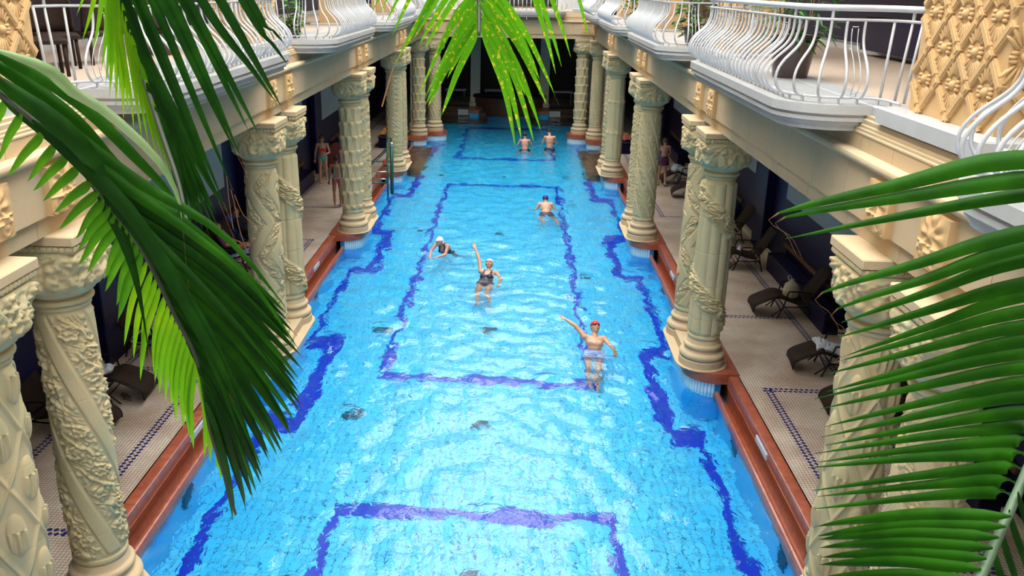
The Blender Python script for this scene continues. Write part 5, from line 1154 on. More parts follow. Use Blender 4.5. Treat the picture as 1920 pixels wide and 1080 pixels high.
# ------------------------------------------------------------------ palm fronds in the foreground: rachis points, then leaflets (colour, brown tip share, width, twist, spine points)
FR = {
 'right': ([(1.414,1.476,5.37),(1.478,1.55,5.446),(1.545,1.625,5.522),(1.611,1.698,5.592),(1.7,1.795,5.728),(1.788,1.903,5.895),(1.867,2.013,6.069),(1.936,2.117,6.228)], [
('g',0.44,0.0489,0.00,[(1.819,1.948,6.257),(1.588,2.008,6.243),(1.386,2.049,6.171),(1.114,2.08,6.08),(1.167,2.134,6.015),(1.215,2.186,5.948)]),
('g',0.44,0.0431,0.00,[(1.816,1.942,6.242),(1.59,1.992,6.197),(1.394,2.039,6.143),(1.13,2.078,6.071),(1.183,2.131,6.005),(1.232,2.183,5.938)]),
('g',0.04,0.0345,0.00,[(1.808,1.93,6.209),(1.617,2.026,6.151),(1.442,2.118,6.079),(1.185,2.198,5.986)]),
('g',0.44,0.0374,0.00,[(1.792,1.906,6.141),(1.594,1.949,6.076),(1.444,1.99,5.997),(1.23,2.021,5.898),(1.286,2.072,5.827),(1.339,2.123,5.754)]),
('g',0.44,0.0345,0.00,[(1.786,1.896,6.116),(1.595,1.938,6.045),(1.463,1.978,5.963),(1.268,2.009,5.861),(1.325,2.06,5.788),(1.379,2.11,5.714)]),
('g',0.03,0.0345,0.00,[(1.778,1.885,6.083),(1.622,1.973,6.001),(1.517,2.059,5.903),(1.338,2.133,5.782)]),
('g',0.03,0.0345,0.00,[(1.763,1.864,6.025),(1.624,1.956,5.95),(1.514,2.043,5.859),(1.329,2.119,5.745)]),
('g',0.08,0.0316,0.00,[(1.757,1.856,6.005),(1.625,1.946,5.923),(1.514,2.029,5.82),(1.328,2.101,5.692)]),
('g',0.06,0.0316,0.00,[(1.746,1.841,5.962),(1.626,1.935,5.89),(1.511,2.021,5.798),(1.321,2.097,5.683)]),
('g',0.05,0.0316,0.00,[(1.737,1.828,5.927),(1.627,1.923,5.859),(1.499,2.01,5.767),(1.294,2.085,5.652)]),
('g',0.04,0.0316,0.00,[(1.727,1.817,5.897),(1.628,1.913,5.828),(1.505,1.997,5.73),(1.306,2.071,5.611)]),
('g',0.05,0.0316,0.00,[(1.717,1.805,5.865),(1.628,1.903,5.801),(1.49,1.989,5.708),(1.274,2.063,5.593)]),
('g',0.05,0.0316,0.00,[(1.706,1.794,5.833),(1.629,1.892,5.77),(1.498,1.979,5.68),(1.289,2.055,5.568)]),
('g',0.04,0.0316,0.00,[(1.695,1.782,5.801),(1.631,1.88,5.736),(1.506,1.966,5.642),(1.305,2.041,5.526)]),
('g',0.05,0.0316,0.00,[(1.685,1.77,5.769),(1.631,1.87,5.707),(1.502,1.956,5.613),(1.295,2.031,5.499)]),
('g',0.04,0.0316,0.00,[(1.673,1.758,5.734),(1.633,1.858,5.673),(1.508,1.946,5.586),(1.307,2.025,5.479)]),
('g',0.05,0.0316,0.00,[(1.66,1.746,5.703),(1.658,1.849,5.644),(1.495,1.937,5.56),(1.278,2.016,5.458)]),
('g',0.04,0.0316,0.00,[(1.648,1.734,5.671),(1.645,1.837,5.613),(1.499,1.928,5.534),(1.286,2.009,5.437)]),
('g',0.05,0.0345,0.00,[(1.636,1.724,5.642),(1.633,1.826,5.583),(1.488,1.92,5.512),(1.263,2.003,5.423)]),
('g',0.04,0.0316,0.00,[(1.625,1.713,5.613),(1.62,1.815,5.554),(1.495,1.905,5.47),(1.276,1.984,5.367)]),
('g',0.04,0.0316,0.00,[(1.613,1.702,5.584),(1.608,1.805,5.524),(1.501,1.897,5.448),(1.29,1.979,5.353)]),
('g',0.03,0.0302,0.00,[(1.602,1.693,5.56),(1.597,1.795,5.498),(1.495,1.887,5.42),(1.28,1.968,5.322)]),
('g',0.04,0.0269,0.00,[(1.532,1.588,5.57),(1.405,1.684,5.505),(1.303,1.774,5.421),(1.255,1.867,5.338)]),
('g',0.04,0.0269,0.00,[(1.522,1.58,5.55),(1.401,1.676,5.483),(1.303,1.766,5.399),(1.257,1.859,5.315)]),
('g',0.04,0.0269,0.00,[(1.508,1.572,5.528),(1.394,1.67,5.467),(1.302,1.762,5.387),(1.26,1.856,5.307)]),
('g',0.04,0.0269,0.00,[(1.496,1.564,5.507),(1.389,1.662,5.446),(1.302,1.755,5.368),(1.263,1.849,5.288)]),
('g',0.04,0.0269,0.00,[(1.484,1.556,5.486),(1.384,1.655,5.424),(1.303,1.747,5.346),(1.268,1.841,5.265)]),
('g',0.04,0.0269,0.00,[(1.474,1.549,5.465),(1.377,1.647,5.405),(1.298,1.741,5.327),(1.264,1.835,5.248)]),
('g',0.04,0.0269,0.00,[(1.463,1.54,5.44),(1.37,1.637,5.377),(1.294,1.73,5.297),(1.263,1.824,5.215)]),
('g',0.04,0.0269,0.00,[(1.455,1.533,5.421),(1.365,1.629,5.355),(1.293,1.722,5.273),(1.264,1.815,5.19)]),
('d',0.03,0.0269,0.30,[(1.467,1.554,5.329),(1.538,1.591,5.177),(1.599,1.632,5.037),(1.653,1.684,4.926)]),
('d',0.03,0.0269,0.30,[(1.482,1.567,5.367),(1.555,1.606,5.216),(1.619,1.648,5.078),(1.675,1.7,4.969)]),
('d',0.03,0.0269,0.30,[(1.496,1.581,5.405),(1.573,1.62,5.256),(1.639,1.663,5.12),(1.697,1.716,5.011)]),
('d',0.03,0.0269,0.30,[(1.511,1.595,5.442),(1.591,1.635,5.295),(1.66,1.678,5.161),(1.72,1.732,5.054)]),
('d',0.03,0.0269,0.30,[(1.527,1.609,5.48),(1.609,1.649,5.335),(1.68,1.694,5.202),(1.742,1.748,5.097)]),
('d',0.03,0.0269,0.30,[(1.542,1.623,5.517),(1.627,1.664,5.374),(1.701,1.709,5.243),(1.765,1.763,5.139)]),
('d',0.03,0.0269,0.30,[(1.558,1.637,5.555),(1.646,1.678,5.413),(1.723,1.724,5.283),(1.788,1.779,5.182)]),
('d',0.03,0.0269,0.30,[(1.575,1.65,5.592),(1.666,1.693,5.452),(1.745,1.739,5.324),(1.812,1.795,5.224)]),
('d',0.03,0.0269,0.30,[(1.59,1.664,5.629),(1.684,1.708,5.491),(1.766,1.755,5.365),(1.835,1.811,5.266)]),
 ]),
 'centre': ([(0.377,2.199,6.482),(0.372,2.28,6.563),(0.363,2.387,6.717),(0.366,2.507,6.905),(0.385,2.639,7.128)], [
('s',0.10,0.0191,0.20,[(0.375,2.24,6.494),(0.326,2.24,6.399),(0.296,2.246,6.32),(0.278,2.264,6.271)]),
('s',0.10,0.0191,0.20,[(0.374,2.247,6.515),(0.334,2.259,6.452),(0.306,2.274,6.399),(0.291,2.297,6.365)]),
('s',0.10,0.0191,0.20,[(0.374,2.254,6.535),(0.307,2.252,6.436),(0.261,2.256,6.351),(0.236,2.272,6.299)]),
('s',0.10,0.0191,0.20,[(0.373,2.261,6.553),(0.331,2.297,6.51),(0.222,2.269,6.292)]),
('s',0.10,0.0191,0.20,[(0.371,2.269,6.575),(0.309,2.301,6.522),(0.203,2.266,6.285)]),
('s',0.10,0.0191,0.20,[(0.374,2.251,6.525),(0.309,2.249,6.426),(0.265,2.253,6.342),(0.24,2.269,6.29)]),
('s',0.10,0.0191,0.20,[(0.369,2.291,6.638),(0.302,2.294,6.554),(0.255,2.302,6.481),(0.228,2.32,6.437)]),
('s',0.10,0.0191,0.20,[(0.368,2.302,6.669),(0.293,2.3,6.573),(0.241,2.304,6.491),(0.212,2.321,6.44)]),
('s',0.10,0.0191,0.20,[(0.368,2.313,6.701),(0.286,2.309,6.598),(0.23,2.311,6.51),(0.197,2.326,6.456)]),
('s',0.10,0.0191,0.20,[(0.369,2.33,6.751),(0.277,2.315,6.618),(0.215,2.308,6.505),(0.18,2.318,6.436)]),
('s',0.10,0.0191,0.20,[(0.366,2.321,6.726),(0.237,2.305,6.544),(0.149,2.3,6.389)]),
('s',0.10,0.0191,0.20,[(0.372,2.37,6.864),(0.258,2.341,6.692),(0.183,2.322,6.547),(0.14,2.325,6.459)]),
('s',0.10,0.0191,0.20,[(0.372,2.379,6.889),(0.25,2.351,6.721),(0.169,2.332,6.578),(0.122,2.335,6.491)]),
('s',0.10,0.0191,0.20,[(0.375,2.388,6.914),(0.246,2.36,6.748),(0.158,2.342,6.606),(0.107,2.345,6.52)]),
('s',0.10,0.0191,0.20,[(0.382,2.415,6.99),(0.237,2.374,6.788),(0.139,2.345,6.616),(0.084,2.341,6.513)]),
('s',0.10,0.0191,0.20,[(0.372,2.26,6.55),(0.33,2.267,6.475),(0.303,2.279,6.412),(0.288,2.3,6.373)]),
('s',0.10,0.0191,0.20,[(0.37,2.277,6.6),(0.313,2.281,6.517),(0.275,2.29,6.445),(0.253,2.309,6.402)]),
('s',0.10,0.0191,0.20,[(0.372,2.273,6.588),(0.32,2.271,6.487),(0.287,2.275,6.401),(0.269,2.291,6.349)]),
('b',1.00,0.0095,0.00,[(0.158,2.251,6.398),(0.148,2.239,6.366),(0.131,2.215,6.301)]),
('s',0.20,0.0193,-0.20,[(0.376,2.244,6.504),(0.437,2.249,6.363),(0.466,2.26,6.241),(0.478,2.286,6.163)]),
('s',0.06,0.0193,-0.20,[(0.375,2.249,6.52),(0.441,2.26,6.392),(0.475,2.275,6.28),(0.49,2.303,6.209)]),
('s',0.12,0.0193,-0.20,[(0.375,2.255,6.538),(0.458,2.262,6.396),(0.504,2.272,6.271),(0.527,2.298,6.191)]),
('s',0.15,0.0193,-0.20,[(0.374,2.262,6.555),(0.466,2.27,6.418),(0.519,2.282,6.296),(0.546,2.308,6.218)]),
('s',0.06,0.0193,-0.20,[(0.374,2.27,6.578),(0.468,2.286,6.465),(0.526,2.305,6.361),(0.557,2.336,6.295)]),
('s',0.05,0.0193,-0.20,[(0.371,2.277,6.6),(0.443,2.304,6.517),(0.488,2.331,6.44),(0.512,2.368,6.391)]),
('s',0.04,0.0193,-0.20,[(0.374,2.353,6.814),(0.484,2.347,6.634),(0.546,2.347,6.476),(0.576,2.366,6.378)]),
('s',0.05,0.0193,-0.20,[(0.374,2.357,6.826),(0.49,2.352,6.649),(0.557,2.353,6.493),(0.591,2.373,6.396)]),
('s',0.05,0.0193,-0.20,[(0.376,2.371,6.864),(0.503,2.364,6.682),(0.577,2.364,6.521),(0.615,2.383,6.42)]),
('s',0.06,0.0193,-0.20,[(0.393,2.433,7.04),(0.541,2.407,6.798),(0.623,2.389,6.587),(0.663,2.398,6.458)]),
('s',0.20,0.0193,-0.20,[(0.37,2.291,6.638),(0.481,2.3,6.502),(0.55,2.312,6.378),(0.587,2.339,6.299)]),
('s',0.04,0.0193,-0.20,[(0.371,2.284,6.619),(0.455,2.304,6.516),(0.507,2.326,6.422),(0.534,2.359,6.361)]),
('s',0.04,0.0193,-0.20,[(0.374,2.264,6.563),(0.44,2.285,6.465),(0.478,2.309,6.377),(0.497,2.343,6.321)]),
 ]),
 'left': ([(-0.552,1.572,6.462),(-0.485,1.59,6.394),(-0.414,1.606,6.319),(-0.36,1.621,6.242),(-0.334,1.639,6.178),(-0.292,1.654,6.101),(-0.269,1.669,6.028),(-0.237,1.674,5.929),(-0.207,1.684,5.839),(-0.199,1.695,5.758),(-0.194,1.696,5.647),(-0.171,1.695,5.529),(-0.153,1.698,5.421)], [
('g2',0.14,0.0250,0.25,[(-0.485,1.605,6.383),(-0.534,1.631,6.333),(-0.571,1.66,6.288),(-0.602,1.694,6.257)]),
('g2',0.05,0.0252,0.25,[(-0.46,1.608,6.358),(-0.51,1.635,6.312),(-0.549,1.665,6.27),(-0.581,1.699,6.24)]),
('g2',0.05,0.0253,0.25,[(-0.422,1.607,6.322),(-0.482,1.636,6.279),(-0.53,1.665,6.239),(-0.567,1.7,6.21)]),
('g2',0.14,0.0255,0.25,[(-0.404,1.611,6.3),(-0.456,1.641,6.261),(-0.498,1.672,6.224),(-0.531,1.707,6.198)]),
('g2',0.05,0.0256,0.25,[(-0.385,1.614,6.278),(-0.441,1.645,6.241),(-0.487,1.677,6.206),(-0.523,1.712,6.18)]),
('g2',0.05,0.0258,0.25,[(-0.367,1.617,6.255),(-0.424,1.648,6.219),(-0.472,1.68,6.184),(-0.508,1.716,6.158)]),
('g2',0.14,0.0259,0.25,[(-0.348,1.618,6.225),(-0.407,1.65,6.191),(-0.455,1.682,6.156),(-0.492,1.717,6.13)]),
('g2',0.05,0.0261,0.25,[(-0.339,1.622,6.204),(-0.399,1.651,6.165),(-0.447,1.682,6.126),(-0.483,1.716,6.097)]),
('g2',0.05,0.0262,0.25,[(-0.333,1.627,6.189),(-0.382,1.656,6.146),(-0.421,1.686,6.106),(-0.452,1.721,6.076)]),
('g2',0.14,0.0264,0.25,[(-0.325,1.632,6.171),(-0.38,1.659,6.124),(-0.422,1.688,6.079),(-0.455,1.721,6.046)]),
('g2',0.05,0.0265,0.25,[(-0.319,1.637,6.155),(-0.377,1.662,6.103),(-0.421,1.689,6.053),(-0.455,1.721,6.017)]),
('g2',0.05,0.0267,0.25,[(-0.312,1.642,6.139),(-0.367,1.667,6.085),(-0.409,1.694,6.035),(-0.441,1.726,5.998)]),
('g2',0.14,0.0268,0.25,[(-0.305,1.648,6.124),(-0.349,1.672,6.067),(-0.382,1.699,6.016),(-0.408,1.731,5.979)]),
('g2',0.05,0.0270,0.25,[(-0.298,1.653,6.109),(-0.346,1.676,6.048),(-0.382,1.701,5.994),(-0.41,1.732,5.954)]),
('g2',0.05,0.0271,0.25,[(-0.291,1.658,6.091),(-0.334,1.679,6.025),(-0.365,1.703,5.965),(-0.389,1.733,5.923)]),
('g2',0.14,0.0273,0.25,[(-0.285,1.662,6.073),(-0.332,1.68,5.997),(-0.365,1.701,5.93),(-0.39,1.729,5.883)]),
('y',0.05,0.0171,0.25,[(-0.278,1.666,6.051),(-0.325,1.679,5.963),(-0.355,1.696,5.886),(-0.378,1.722,5.832)]),
('y',0.05,0.0172,0.25,[(-0.271,1.67,6.032),(-0.314,1.681,5.938),(-0.341,1.697,5.857),(-0.361,1.723,5.801)]),
('y',0.14,0.0173,0.25,[(-0.266,1.673,6.012),(-0.304,1.686,5.923),(-0.327,1.704,5.845),(-0.345,1.731,5.792)]),
('y',0.05,0.0174,0.25,[(-0.261,1.677,5.992),(-0.306,1.686,5.893),(-0.333,1.701,5.806),(-0.353,1.725,5.747)]),
('y',0.05,0.0175,0.25,[(-0.255,1.681,5.971),(-0.29,1.695,5.885),(-0.311,1.714,5.81),(-0.328,1.741,5.758)]),
('y',0.14,0.0176,0.25,[(-0.25,1.684,5.949),(-0.287,1.697,5.859),(-0.31,1.714,5.781),(-0.328,1.74,5.727)]),
('y',0.05,0.0177,0.25,[(-0.244,1.687,5.928),(-0.282,1.7,5.837),(-0.304,1.717,5.758),(-0.322,1.743,5.703)]),
('y',0.05,0.0178,0.25,[(-0.239,1.692,5.91),(-0.274,1.704,5.819),(-0.295,1.722,5.74),(-0.311,1.747,5.685)]),
('y',0.14,0.0179,0.25,[(-0.235,1.696,5.892),(-0.267,1.708,5.798),(-0.285,1.724,5.716),(-0.3,1.75,5.66)]),
('y',0.05,0.0180,0.25,[(-0.23,1.701,5.874),(-0.262,1.71,5.774),(-0.279,1.725,5.689),(-0.293,1.75,5.63)]),
('y',0.05,0.0181,0.25,[(-0.225,1.705,5.855),(-0.253,1.715,5.756),(-0.266,1.73,5.672),(-0.278,1.755,5.613)]),
('y',0.14,0.0181,0.25,[(-0.219,1.708,5.835),(-0.245,1.716,5.729),(-0.256,1.73,5.64),(-0.265,1.754,5.578)]),
('y',0.05,0.0182,0.25,[(-0.215,1.711,5.812),(-0.241,1.719,5.707),(-0.251,1.733,5.618),(-0.261,1.757,5.556)]),
('y',0.05,0.0183,0.25,[(-0.212,1.714,5.79),(-0.21,1.723,5.686),(-0.223,1.737,5.596),(-0.24,1.761,5.534)]),
('y',0.14,0.0184,0.25,[(-0.209,1.716,5.766),(-0.203,1.725,5.66),(-0.214,1.738,5.569),(-0.229,1.761,5.505)]),
('y',0.05,0.0185,0.25,[(-0.208,1.718,5.741),(-0.196,1.729,5.641),(-0.202,1.744,5.554),(-0.214,1.768,5.493)]),
('y',0.05,0.0186,0.25,[(-0.204,1.717,5.707),(-0.193,1.73,5.611),(-0.198,1.746,5.527),(-0.209,1.77,5.467)]),
('y',0.14,0.0187,0.25,[(-0.199,1.71,5.657),(-0.186,1.727,5.573),(-0.188,1.746,5.498),(-0.197,1.773,5.443)]),
('g',0.07,0.0313,0.08,[(-0.409,1.654,6.273),(-0.239,1.733,6.128),(-0.113,1.806,5.969),(-0.049,1.889,5.847)]),
('d',0.07,0.0311,0.08,[(-0.4,1.656,6.261),(-0.233,1.734,6.113),(-0.11,1.805,5.954),(-0.048,1.887,5.831)]),
('d',0.07,0.0308,0.34,[(-0.39,1.659,6.248),(-0.219,1.733,6.094),(-0.094,1.801,5.928),(-0.031,1.88,5.801)]),
('g',0.07,0.0306,-0.01,[(-0.381,1.661,6.235),(-0.218,1.733,6.08),(-0.099,1.8,5.916),(-0.04,1.879,5.789)]),
('d',0.07,0.0304,-0.05,[(-0.373,1.662,6.22),(-0.212,1.735,6.068),(-0.096,1.801,5.906),(-0.038,1.879,5.781)]),
('d',0.07,0.0301,0.36,[(-0.366,1.664,6.205),(-0.2,1.733,6.047),(-0.08,1.797,5.879),(-0.02,1.872,5.751)]),
('g',0.07,0.0299,0.02,[(-0.358,1.665,6.191),(-0.196,1.735,6.036),(-0.078,1.799,5.872),(-0.019,1.874,5.747)]),
('d',0.07,0.0296,0.40,[(-0.351,1.667,6.176),(-0.192,1.733,6.016),(-0.078,1.794,5.848),(-0.022,1.868,5.719)]),
('d',0.07,0.0294,0.22,[(-0.342,1.668,6.161),(-0.185,1.735,6.005),(-0.073,1.796,5.84),(-0.017,1.869,5.715)]),
('g',0.07,0.0291,-0.08,[(-0.334,1.67,6.146),(-0.182,1.733,5.985),(-0.075,1.792,5.817),(-0.023,1.863,5.689)]),
('d',0.07,0.0288,0.45,[(-0.325,1.672,6.132),(-0.18,1.734,5.972),(-0.079,1.793,5.807),(-0.03,1.863,5.68)]),
('d',0.07,0.0286,0.01,[(-0.316,1.673,6.117),(-0.172,1.733,5.953),(-0.072,1.789,5.783),(-0.024,1.858,5.655)]),
('g',0.07,0.0283,0.42,[(-0.307,1.675,6.102),(-0.165,1.733,5.936),(-0.067,1.788,5.766),(-0.02,1.855,5.637)]),
('d',0.07,0.0281,0.09,[(-0.299,1.676,6.087),(-0.16,1.733,5.92),(-0.064,1.786,5.75),(-0.018,1.853,5.621)]),
('d',0.07,0.0278,-0.09,[(-0.293,1.677,6.07),(-0.158,1.732,5.904),(-0.065,1.785,5.735),(-0.022,1.85,5.606)]),
('g',0.07,0.0275,-0.17,[(-0.286,1.678,6.054),(-0.159,1.73,5.884),(-0.074,1.781,5.713),(-0.036,1.845,5.583)]),
('d',0.07,0.0273,-0.00,[(-0.279,1.679,6.037),(-0.161,1.73,5.868),(-0.083,1.78,5.699),(-0.05,1.843,5.571)]),
('d',0.07,0.0270,0.04,[(-0.272,1.679,6.02),(-0.157,1.73,5.852),(-0.081,1.78,5.685),(-0.049,1.842,5.559)]),
('g',0.07,0.0267,0.09,[(-0.266,1.68,6.003),(-0.152,1.73,5.837),(-0.078,1.78,5.672),(-0.047,1.841,5.547)]),
('d',0.07,0.0265,-0.01,[(-0.26,1.68,5.985),(-0.157,1.728,5.815),(-0.092,1.775,5.648),(-0.066,1.835,5.522)]),
('d',0.07,0.0262,0.02,[(-0.254,1.681,5.967),(-0.154,1.727,5.796),(-0.093,1.772,5.629),(-0.069,1.831,5.502)]),
('g',0.07,0.0259,-0.13,[(-0.248,1.681,5.95),(-0.156,1.727,5.782),(-0.102,1.773,5.619),(-0.082,1.831,5.495)]),
('d',0.07,0.0257,0.34,[(-0.242,1.682,5.932),(-0.163,1.728,5.771),(-0.118,1.775,5.615),(-0.105,1.834,5.497)]),
('d',0.07,0.0254,0.03,[(-0.235,1.682,5.914),(-0.16,1.728,5.754),(-0.118,1.774,5.6),(-0.106,1.832,5.483)]),
('g',0.07,0.0251,-0.17,[(-0.229,1.682,5.896),(-0.171,1.724,5.73),(-0.134,1.77,5.577),(-0.124,1.828,5.463)]),
('d',0.07,0.0248,0.47,[(-0.222,1.683,5.878),(-0.166,1.722,5.709),(-0.131,1.766,5.554),(-0.121,1.822,5.438)]),
('d',0.07,0.0246,-0.19,[(-0.215,1.683,5.86),(-0.163,1.721,5.69),(-0.132,1.763,5.535),(-0.125,1.819,5.419)]),
('g',0.07,0.0243,0.34,[(-0.208,1.683,5.842),(-0.165,1.72,5.672),(-0.141,1.761,5.517),(-0.138,1.815,5.402)]),
('d',0.07,0.0240,0.23,[(-0.204,1.683,5.822),(-0.167,1.719,5.655),(-0.148,1.76,5.502),(-0.148,1.813,5.388)]),
('d',0.07,0.0237,-0.07,[(-0.201,1.683,5.803),(-0.167,1.72,5.642),(-0.15,1.762,5.496),(-0.152,1.816,5.387)]),
('g',0.07,0.0234,0.07,[(-0.197,1.682,5.783),(-0.171,1.719,5.624),(-0.161,1.76,5.481),(-0.167,1.814,5.373)]),
('d',0.07,0.0231,-0.19,[(-0.194,1.682,5.763),(-0.17,1.717,5.605),(-0.161,1.758,5.462),(-0.167,1.81,5.354)]),
('d',0.07,0.0228,0.35,[(-0.192,1.681,5.742),(-0.181,1.716,5.587),(-0.182,1.756,5.447),(-0.195,1.808,5.342)]),
('g',0.07,0.0226,-0.13,[(-0.191,1.68,5.721),(-0.182,1.715,5.568),(-0.186,1.754,5.429),(-0.201,1.805,5.325)]),
('p',0.18,0.0269,0.10,[(-0.445,1.514,6.483),(-0.374,1.558,6.448),(-0.352,1.596,6.404),(-0.309,1.635,6.359),(-0.235,1.659,6.27),(-0.21,1.685,6.19),(-0.214,1.709,6.107),(-0.212,1.703,5.939)]),
('g',0.02,0.0313,0.10,[(-0.457,1.533,6.478),(-0.478,1.599,6.469),(-0.369,1.642,6.379),(-0.282,1.675,6.265),(-0.243,1.719,6.186),(-0.225,1.761,6.104)]),
('g',0.02,0.0357,0.10,[(-0.469,1.549,6.462),(-0.496,1.624,6.447),(-0.4,1.674,6.343),(-0.35,1.724,6.247),(-0.311,1.783,6.176)]),
('d',0.10,0.0422,0.10,[(-0.47,1.559,6.431),(-0.378,1.582,6.342),(-0.34,1.609,6.269),(-0.338,1.635,6.195),(-0.312,1.649,6.087),(-0.3,1.659,5.969),(-0.291,1.653,5.806)]),
('g',0.03,0.0382,0.10,[(-0.482,1.576,6.42),(-0.433,1.616,6.367),(-0.377,1.652,6.3),(-0.284,1.682,6.213),(-0.126,1.705,6.099),(-0.008,1.711,5.94)]),
('d',0.03,0.0363,0.10,[(-0.494,1.591,6.404),(-0.451,1.625,6.346),(-0.393,1.653,6.27),(-0.307,1.667,6.15),(-0.146,1.664,5.972),(-0.021,1.663,5.805)]),
('d',0.03,0.0344,0.10,[(-0.434,1.594,6.346),(-0.354,1.614,6.257),(-0.268,1.625,6.14),(-0.196,1.622,5.985),(-0.12,1.617,5.823),(-0.064,1.604,5.642)]),
('g',0.03,0.0281,0.10,[(-0.487,1.627,6.385),(-0.406,1.647,6.307),(-0.308,1.662,6.212),(-0.193,1.677,6.117),(-0.071,1.686,6.002),(0.023,1.682,5.855)]),
('d',0.03,0.0326,0.10,[(-0.415,1.625,6.311),(-0.342,1.644,6.215),(-0.241,1.646,6.067),(-0.144,1.637,5.887),(-0.075,1.626,5.707)]),
('d',0.03,0.0328,0.10,[(-0.372,1.627,6.252),(-0.294,1.638,6.147),(-0.211,1.635,6.003),(-0.144,1.626,5.842),(-0.097,1.614,5.674)]),
 ]),
 'upper': ([(-0.247,1.819,6.076),(-0.287,1.893,6.161),(-0.351,1.975,6.273),(-0.438,2.082,6.456),(-0.497,2.167,6.574),(-0.53,2.255,6.698),(-0.543,2.363,6.877),(-0.521,2.484,7.091)], [
('d',0.20,0.0289,0.39,[(-0.455,2.242,7.042),(-0.192,2.169,6.555),(-0.135,2.22,6.443),(-0.1,2.28,6.36)]),
('d',0.25,0.0289,0.05,[(-0.437,2.247,7.054),(-0.186,2.173,6.567),(-0.135,2.231,6.476),(-0.105,2.297,6.409)]),
('d',0.15,0.0289,-0.08,[(-0.464,2.204,6.937),(-0.249,2.166,6.554),(-0.17,2.198,6.385),(-0.121,2.245,6.261)]),
('d',0.15,0.0289,-0.16,[(-0.463,2.184,6.879),(-0.295,2.164,6.553),(-0.195,2.199,6.392),(-0.131,2.248,6.273)]),
('d',0.08,0.0289,-0.17,[(-0.467,2.159,6.809),(-0.33,2.162,6.553),(-0.243,2.185,6.355),(-0.189,2.224,6.21)]),
('d',0.12,0.0289,-0.10,[(-0.468,2.147,6.774),(-0.339,2.162,6.552),(-0.259,2.183,6.353),(-0.21,2.222,6.206)]),
('d',0.20,0.0289,0.21,[(-0.469,2.13,6.727),(-0.388,2.16,6.552),(-0.282,2.161,6.292),(-0.213,2.184,6.101)]),
('d',0.12,0.0289,-0.11,[(-0.468,2.136,6.744),(-0.369,2.161,6.552),(-0.28,2.167,6.309),(-0.225,2.195,6.131)]),
('d',0.10,0.0289,-0.18,[(-0.468,2.118,6.692),(-0.414,2.159,6.551),(-0.318,2.155,6.28),(-0.258,2.176,6.081)]),
('d',0.15,0.0289,0.09,[(-0.467,2.107,6.663),(-0.443,2.157,6.551),(-0.329,2.137,6.23),(-0.256,2.146,5.995)]),
('d',0.22,0.0289,-0.05,[(-0.465,2.101,6.645),(-0.452,2.157,6.551),(-0.327,2.128,6.204),(-0.246,2.13,5.951)]),
('d',0.05,0.0289,0.40,[(-0.461,2.089,6.61),(-0.464,2.139,6.502),(-0.348,2.135,6.227),(-0.273,2.155,6.025)]),
('d',0.05,0.0289,-0.13,[(-0.457,2.077,6.575),(-0.439,2.106,6.405),(-0.346,2.125,6.198),(-0.288,2.162,6.045)]),
('d',0.05,0.0289,0.12,[(-0.451,2.069,6.552),(-0.421,2.098,6.381),(-0.346,2.117,6.176),(-0.301,2.154,6.025)]),
('d',0.05,0.0289,0.26,[(-0.443,2.061,6.529),(-0.407,2.09,6.357),(-0.346,2.109,6.151),(-0.31,2.144,5.998)]),
('d',0.05,0.0289,0.05,[(-0.435,2.053,6.506),(-0.401,2.086,6.345),(-0.351,2.112,6.161),(-0.325,2.153,6.024)]),
('d',0.05,0.0289,0.39,[(-0.425,2.045,6.482),(-0.387,2.074,6.308),(-0.351,2.098,6.123),(-0.335,2.139,5.985)]),
('d',0.05,0.0289,0.09,[(-0.416,2.036,6.453),(-0.379,2.066,6.284),(-0.357,2.097,6.121),(-0.349,2.143,5.998)]),
('d',0.05,0.0289,-0.05,[(-0.402,2.024,6.418),(-0.372,2.057,6.26),(-0.359,2.088,6.095),(-0.359,2.133,5.971)]),
('d',0.05,0.0289,0.05,[(-0.385,2.008,6.372),(-0.361,2.045,6.224),(-0.363,2.083,6.08),(-0.373,2.132,5.971)]),
('d',0.05,0.0289,-0.18,[(-0.364,1.99,6.32),(-0.35,2.028,6.175),(-0.363,2.068,6.037),(-0.382,2.118,5.931)]),
('d',0.05,0.0289,0.05,[(-0.457,2.081,6.587),(-0.429,2.115,6.429),(-0.359,2.113,6.166),(-0.318,2.135,5.972)]),
('d',0.05,0.0289,-0.05,[(-0.46,2.085,6.599),(-0.436,2.119,6.441),(-0.348,2.118,6.179),(-0.293,2.141,5.985)]),
('y',0.06,0.0203,0.10,[(-0.483,2.129,6.727),(-0.526,2.141,6.664),(-0.565,2.144,6.578),(-0.604,2.155,6.511)]),
('y',0.06,0.0203,0.10,[(-0.473,2.122,6.703),(-0.515,2.129,6.63),(-0.552,2.128,6.529),(-0.589,2.134,6.45)]),
('y',0.06,0.0203,0.10,[(-0.47,2.116,6.686),(-0.505,2.123,6.61),(-0.533,2.121,6.507),(-0.562,2.126,6.426)]),
('y',0.06,0.0203,0.10,[(-0.467,2.109,6.668),(-0.497,2.115,6.586),(-0.515,2.11,6.474),(-0.539,2.113,6.386)]),
('y',0.06,0.0203,0.10,[(-0.465,2.103,6.651),(-0.492,2.107,6.564),(-0.507,2.1,6.446),(-0.527,2.102,6.353)]),
('y',0.06,0.0203,0.10,[(-0.463,2.097,6.634),(-0.488,2.1,6.544),(-0.5,2.092,6.421),(-0.517,2.092,6.325)]),
('y',0.06,0.0203,0.10,[(-0.462,2.091,6.616),(-0.483,2.094,6.525),(-0.488,2.085,6.401),(-0.501,2.086,6.304)]),
('y',0.06,0.0203,0.10,[(-0.459,2.085,6.599),(-0.475,2.086,6.502),(-0.473,2.075,6.371),(-0.481,2.074,6.268)]),
('y',0.06,0.0203,0.10,[(-0.457,2.079,6.581),(-0.471,2.084,6.495),(-0.465,2.078,6.378),(-0.471,2.081,6.286)]),
